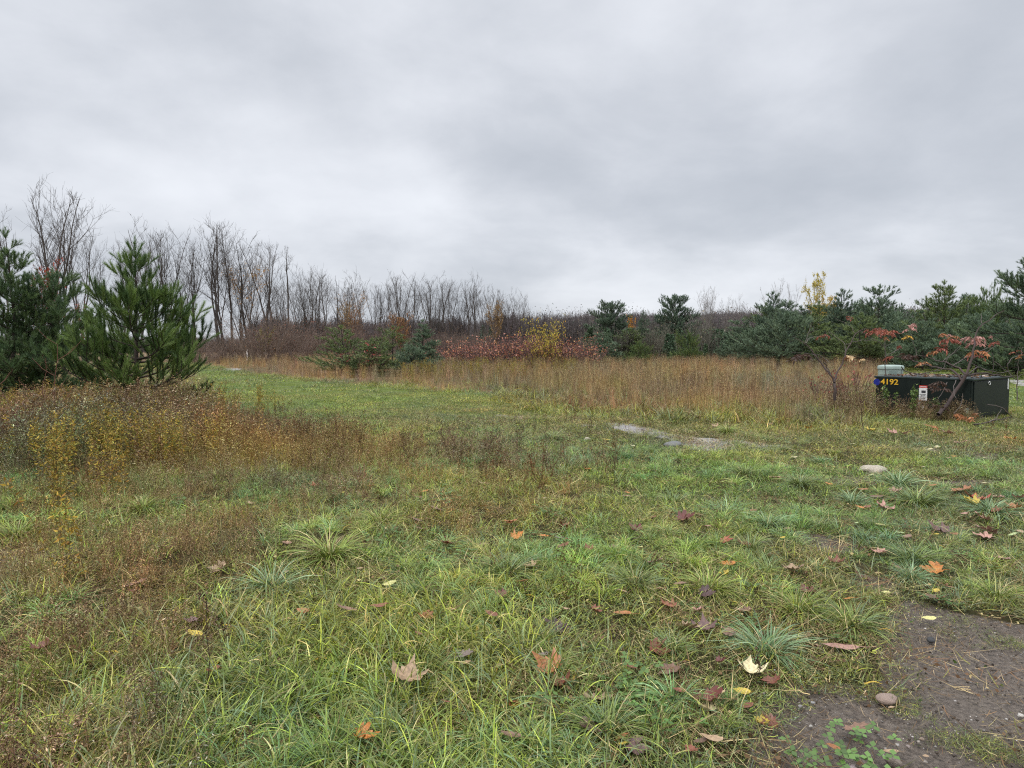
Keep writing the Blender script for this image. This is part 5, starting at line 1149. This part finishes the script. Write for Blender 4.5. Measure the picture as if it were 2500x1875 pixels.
sumac('sumac_tree', 'leaning sumac in front of the cabinet, its bare branches lying across the lid', [
    ([(1440, 930), (1490, 880), (1600, 720), (1690, 575)], 14.6, 14.9, .040, .030),
    ([(1690, 575), (1740, 430), (1772, 300), (1765, 230), (1830, 110), (2035, -5)], 14.9, 15.4, .028, .007),
    ([(1830, 110), (1825, 20)], 15.3, 15.5, .008, .004),
    ([(1690, 575), (1625, 510), (1540, 470), (1440, 445), (1385, 420), (1250, 395)], 14.9, 16.2, .022, .006),
    ([(1650, 620), (1590, 540), (1510, 520), (1380, 500), (1250, 455), (1170, 430), (1040, 400)], 14.9, 16.4, .022, .006),
    ([(1690, 578), (1790, 558), (1930, 562), (2050, 590), (2150, 582)], 14.9, 16.0, .026, .008),
    ([(1700, 570), (1790, 500), (1880, 530), (1990, 555), (2075, 540)], 14.9, 16.6, .012, .006),
    ([(1560, 500), (1660, 430), (1740, 390), (1840, 350), (1945, 300)], 16.0, 16.6, .011, .005),
    ([(1110, 320), (1040, 370), (960, 410)], 16.2, 16.0, .009, .005), ([(1110, 500), (1130, 540), (1240, 562), (1370, 550), (1470, 505)], 15.6, 16.2, .012, .006),
    ([(1940, 450), (2000, 500), (2070, 540)], 16.3, 16.5, .010, .006), ([(1660, 420), (1760, 480), (1900, 540)], 16.0, 16.2, .010, .005), ([(1380, 500), (1390, 540), (1500, 520), (1500, 440), (1640, 330)], 16.0, 16.4, .009, .004),
    ([(1175, 430), (1250, 400), (1210, 250), (1190, 200)], 16.4, 16.8, .008, .004), ([(1480, 450), (1560, 390), (1640, 310)], 16.0, 16.4, .008, .004), ([(1920, 370), (1945, 450), (1925, 560)], 16.4, 16.5, .008, .005),
    ([(1520, 640), (1480, 740), (1440, 790)], 14.7, 14.4, .008, .004), ([(1600, 620), (1570, 700), (1600, 780)], 14.7, 14.3, .008, .004), ([(1660, 740), (1640, 860), (1580, 920)], 14.3, 14.2, .006, .004),
    ([(1740, 430), (1850, 380), (1960, 310)], 15.1, 15.8, .008, .004), ([(1905, 190), (1950, 240), (2050, 280)], 16.0, 16.2, .005, .003)],
    [(1120, 400, 16.1, DBR, 5, .26), (1215, 410, 16.2, DBR, 6, .26), (1190, 170, 16.7, PK, 2, .22), (1240, 120, 16.8, PK, 4, .26), (1140, 230, 16.6, YO, 3, .24), (1480, 215, 16.3, OR, 2, .24), (1530, 215, 16.4, PK, 2, .16), (1560, 260, 16.4, RD, 7, .30), (1600, 230, 16.4, OR, 3, .24),
     (1440, 330, 16.2, RD, 4, .30), (1420, 370, 16.1, OR, 3, .26), (1760, 240, 15.2, PK, 6, .34), (1800, 290, 15.3, PK, 3, .3), (1800, 370, 15.3, OR, 5, .30), (1780, 400, 15.2, RD, 2, .26), (1900, 235, 16.0, PK, 2, .16), (2010, 290, 16.1, RD, 2, .28), (1300, 460, 16.0, OR, 4, .22), (1005, 420, 16.0, RD, 3, .22),
     (1130, 320, 16.2, RD, 2, .2), (1450, 860, 14.3, DBR, 3, .22), (1420, 660, 14.6, DBR, 5, .26), (1480, 700, 14.6, DBR, 5, .26), (1390, 800, 14.5, (.10, .10, .04), 4, .2)], 51, (1440, 960))
sumac('sumac_shrub', 'crooked forked sumac shrub with hanging brown leaves left of the cabinet', [
    ([(510, 800), (508, 700), (505, 640)], 15.2, 15.3, .030, .024), ([(505, 640), (470, 570), (410, 500), (330, 400), (290, 340), (245, 290), (145, 238)], 15.3, 15.8, .022, .006), ([(505, 640), (520, 570), (570, 490), (598, 400), (620, 340), (660, 280), (690, 195), (790, 150), (910, 155)], 15.3, 16.2, .018, .006),
    ([(598, 400), (606, 300), (540, 245), (450, 185)], 15.7, 16.2, .009, .004), ([(610, 298), (700, 265), (790, 258), (880, 265)], 15.8, 16.0, .009, .005), ([(325, 400), (380, 388), (425, 430), (470, 460)], 15.6, 15.3, .008, .005), ([(470, 560), (440, 500), (405, 455)], 15.3, 15.2, .010, .008),
    ([(245, 290), (275, 245), (350, 228), (465, 215)], 15.7, 16.1, .010, .004), ([(240, 280), (270, 200), (300, 110)], 15.7, 16.0, .007, .003), ([(690, 200), (640, 120), (510, 60)], 16.0, 16.3, .006, .004), ([(330, 395), (260, 378), (120, 372)], 15.6, 15.8, .006, .003), ([(740, 185), (830, 240), (900, 270), (960, 310)], 16.1, 16.2, .007, .004)],
    [(160, 400, 15.6, DBR, 3, .34), (215, 400, 15.6, DBR, 4, .34), (185, 420, 15.6, DBR, 3, .34), (400, 225, 16.0, RD, 3, .24), (880, 190, 16.1, RD, 4, .26), (820, 160, 16.2, RD, 2, .2), (600, 60, 16.2, RD, 2, .2), (640, 410, 15.9, CRM, 3, .26), (600, 425, 15.8, OR, 3, .24), (680, 420, 16.0, CRM, 2, .22), (790, 430, 16.0, CRM, 2, .18)], 52, (508, 770))
sumac('sumac_shrub', 'young upright sumac with a red leafy head behind the pedestal', [([(965, 700), (964, 520), (962, 380), (960, 260)], 17.3, 17.3, .012, .007), ([(960, 265), (990, 240), (1040, 170)], 17.3, 17.5, .006, .003), ([(960, 265), (930, 230), (880, 170)], 17.3, 17.4, .006, .003), ([(960, 330), (880, 260), (760, 190)], 17.3, 17.5, .006, .003), ([(962, 320), (1060, 270)], 17.3, 17.5, .005, .003)],
    [(900, 180, 17.4, RD, 4, .26), (930, 170, 17.4, RD, 4, .26), (1000, 190, 17.4, RD, 6, .26), (1030, 180, 17.4, OR, 2, .2), (960, 240, 17.3, OR, 3, .2)], 53, (965, 720))
sumac('sumac_shrub', 'thin curved sumac stem at the right edge behind the cabinet', [([(2150, 800), (2155, 620), (2150, 520), (2175, 400)], 17.5, 17.5, .012, .006), ([(2154, 620), (2105, 590), (2070, 540), (2065, 480), (2110, 410), (2210, 395)], 17.5, 17.5, .012, .008), ([(2155, 600), (2200, 560), (2260, 540)], 17.5, 17.6, .006, .004), ([(2185, 400), (2200, 320)], 17.4, 17.5, .005, .003)],
    [(2125, 375, 17.2, RD, 3, .18), (2200, 400, 17.4, OR, 2, .18)], 54, (2150, 800))
# dark leafy sprigs and a dead branch in front of the cabinet
sumac('fallen_branch', 'grey dead branch lying in the grass at the cabinet foot', [([(1760, 1020), (1900, 1000), (2010, 970), (2100, 955)], 13.6, 15.2, .016, .008), ([(1900, 1000), (1960, 960), (2010, 880)], 14.0, 14.4, .010, .004), ([(1880, 840), (1990, 860), (2080, 920), (2100, 955), (2170, 1010)], 14.8, 15.2, .010, .006), ([(1900, 1000), (1980, 1004), (2080, 1000)], 14.1, 14.2, .010, .005)],
    [(1575, 935, 13.9, OR, 3, .26), (1700, 975, 13.8, OR, 2, .24), (1760, 945, 13.9, OR, 2, .22), (1370, 1060, 12.6, OR, 2, .16)], 55, (1760, 1020))
# green-leaved weeds against the cabinet
MW = MB(); rsw = np.random.RandomState(9)
gw = MB()
for k in range(5): forb(gw, rsw, .62 + .12 * rsw.rand(), pal(((.10, .17, .04), 4), ((.16, .22, .05), 2)), (.09, .11, .04), 34, .075, 2, 0, None, x0=rsw.randn() * .05, y0=rsw.randn() * .05, sw=.003, lean=.08)
for nm in ('col',): pass
MWm = gw.mesh('tall_weed', M_TUS)
for px, s_, lb in ((2232, 1.05, 'green leafy weed standing left of the warning label'), (2165, 1.0, 'green leafy weed below the yellow number'), (2290, .7, 'low green weed right of the warning label')):
    t0 = fx_(px); x = Cc.x - cos(A_F) * t0 - sin(A_S) * 0; y = Cc.y - sin(A_F) * t0 - .35; x = xat(px, y)
    o = new_obj('tall_weed', MWm); o.location = (x, y, 0); o.scale = (s_,) * 3; o.rotation_euler = (0, 0, px); tag(o, lb, 'weed', 'green weeds against the cabinet')
# saplings in the left meadow and a few single dead stems
def sapling(px, pyb, Y, H, seed, label, col=(.16, .075, .055), lean=.1, r=.006):
    rs = np.random.RandomState(seed); st = MB(); t = np.linspace(0, 1, 8); P = np.stack([lean * H * t ** 1.5 + rs.randn(8) * .008, rs.randn(8) * .008, H * t - .05], 1); tube(st, P, np.linspace(r, r * .4, 8), 5, col)
    for k in range(6):
        o = P[rs.randint(3, 8)]; a = rs.rand() * 6.28; l = H * (.12 + .18 * rs.rand()); tube(st, [o, o + np.array([cos(a) * l * .5, sin(a) * l * .5, l * .35]), o + np.array([cos(a) * l * .9, sin(a) * l * .9, l * .85])], [r * .5, r * .4, r * .25], 4, col)
    o = new_obj('sapling', st.mesh('sapling', M_BARK)); x = xat(px, Y); o.location = (x, Y, hz(x, Y)); tag(o, label, 'sapling')
sapling(92, 0, 10.5, 1.45, 1, 'thin leafless sapling in the brown weeds near the left edge', r=.008)
sapling(124, 0, 10.5, 1.65, 2, 'taller leafless sapling between the edge conifer and near pine', lean=.08, r=.009)
sapling(66, 0, 9.5, 1.1, 3, 'leaning bare sapling nearest the left edge', lean=-.35, r=.008)
sapling(2110, 0, 12.6, 1.05, 4, 'leaning dark bare stem in the grass left of the cabinet', lean=-.12, r=.008, col=(.09, .05, .04))
GD = 'single dark dead stems in the front grass'
for i, (px, pb, H, ln, lb) in enumerate([(512, 1740, .50, -.04, 'tallest dark dead stem in the front left grass'), (548, 1640, .22, .05, 'short dark stem right of the tallest one'), (1200, 1420, .30, .03, 'dark upright stem left of the centre tussock'), (1500, 1222, .45, .06, 'dark branching stem standing before the middle turf'), (1395, 1215, .34, 0, 'dark twig stem in the sparse weeds at centre'), (1850, 1700, .2, -.3, 'slanting pale stem before the biggest tussock'), (560, 1225, .3, 0, 'dark seed spike left of the centre weeds')]):
    x, y = gp(px, pb); rsd = np.random.RandomState(60 + i); g_ = MB(); forb(g_, rsd, H, pal(((.11, .06, .035), 1)), (.05, .032, .022), 6, .015, 5, 8, pal(((.10, .06, .04), 2)), sw=.0030, lean=abs(ln))
    o = new_obj('dead_stem', g_.mesh('dead_stem', M_BARK)); o.location = (x, y, hz(x, y)); tag(o, lb, 'dead stem', GD)
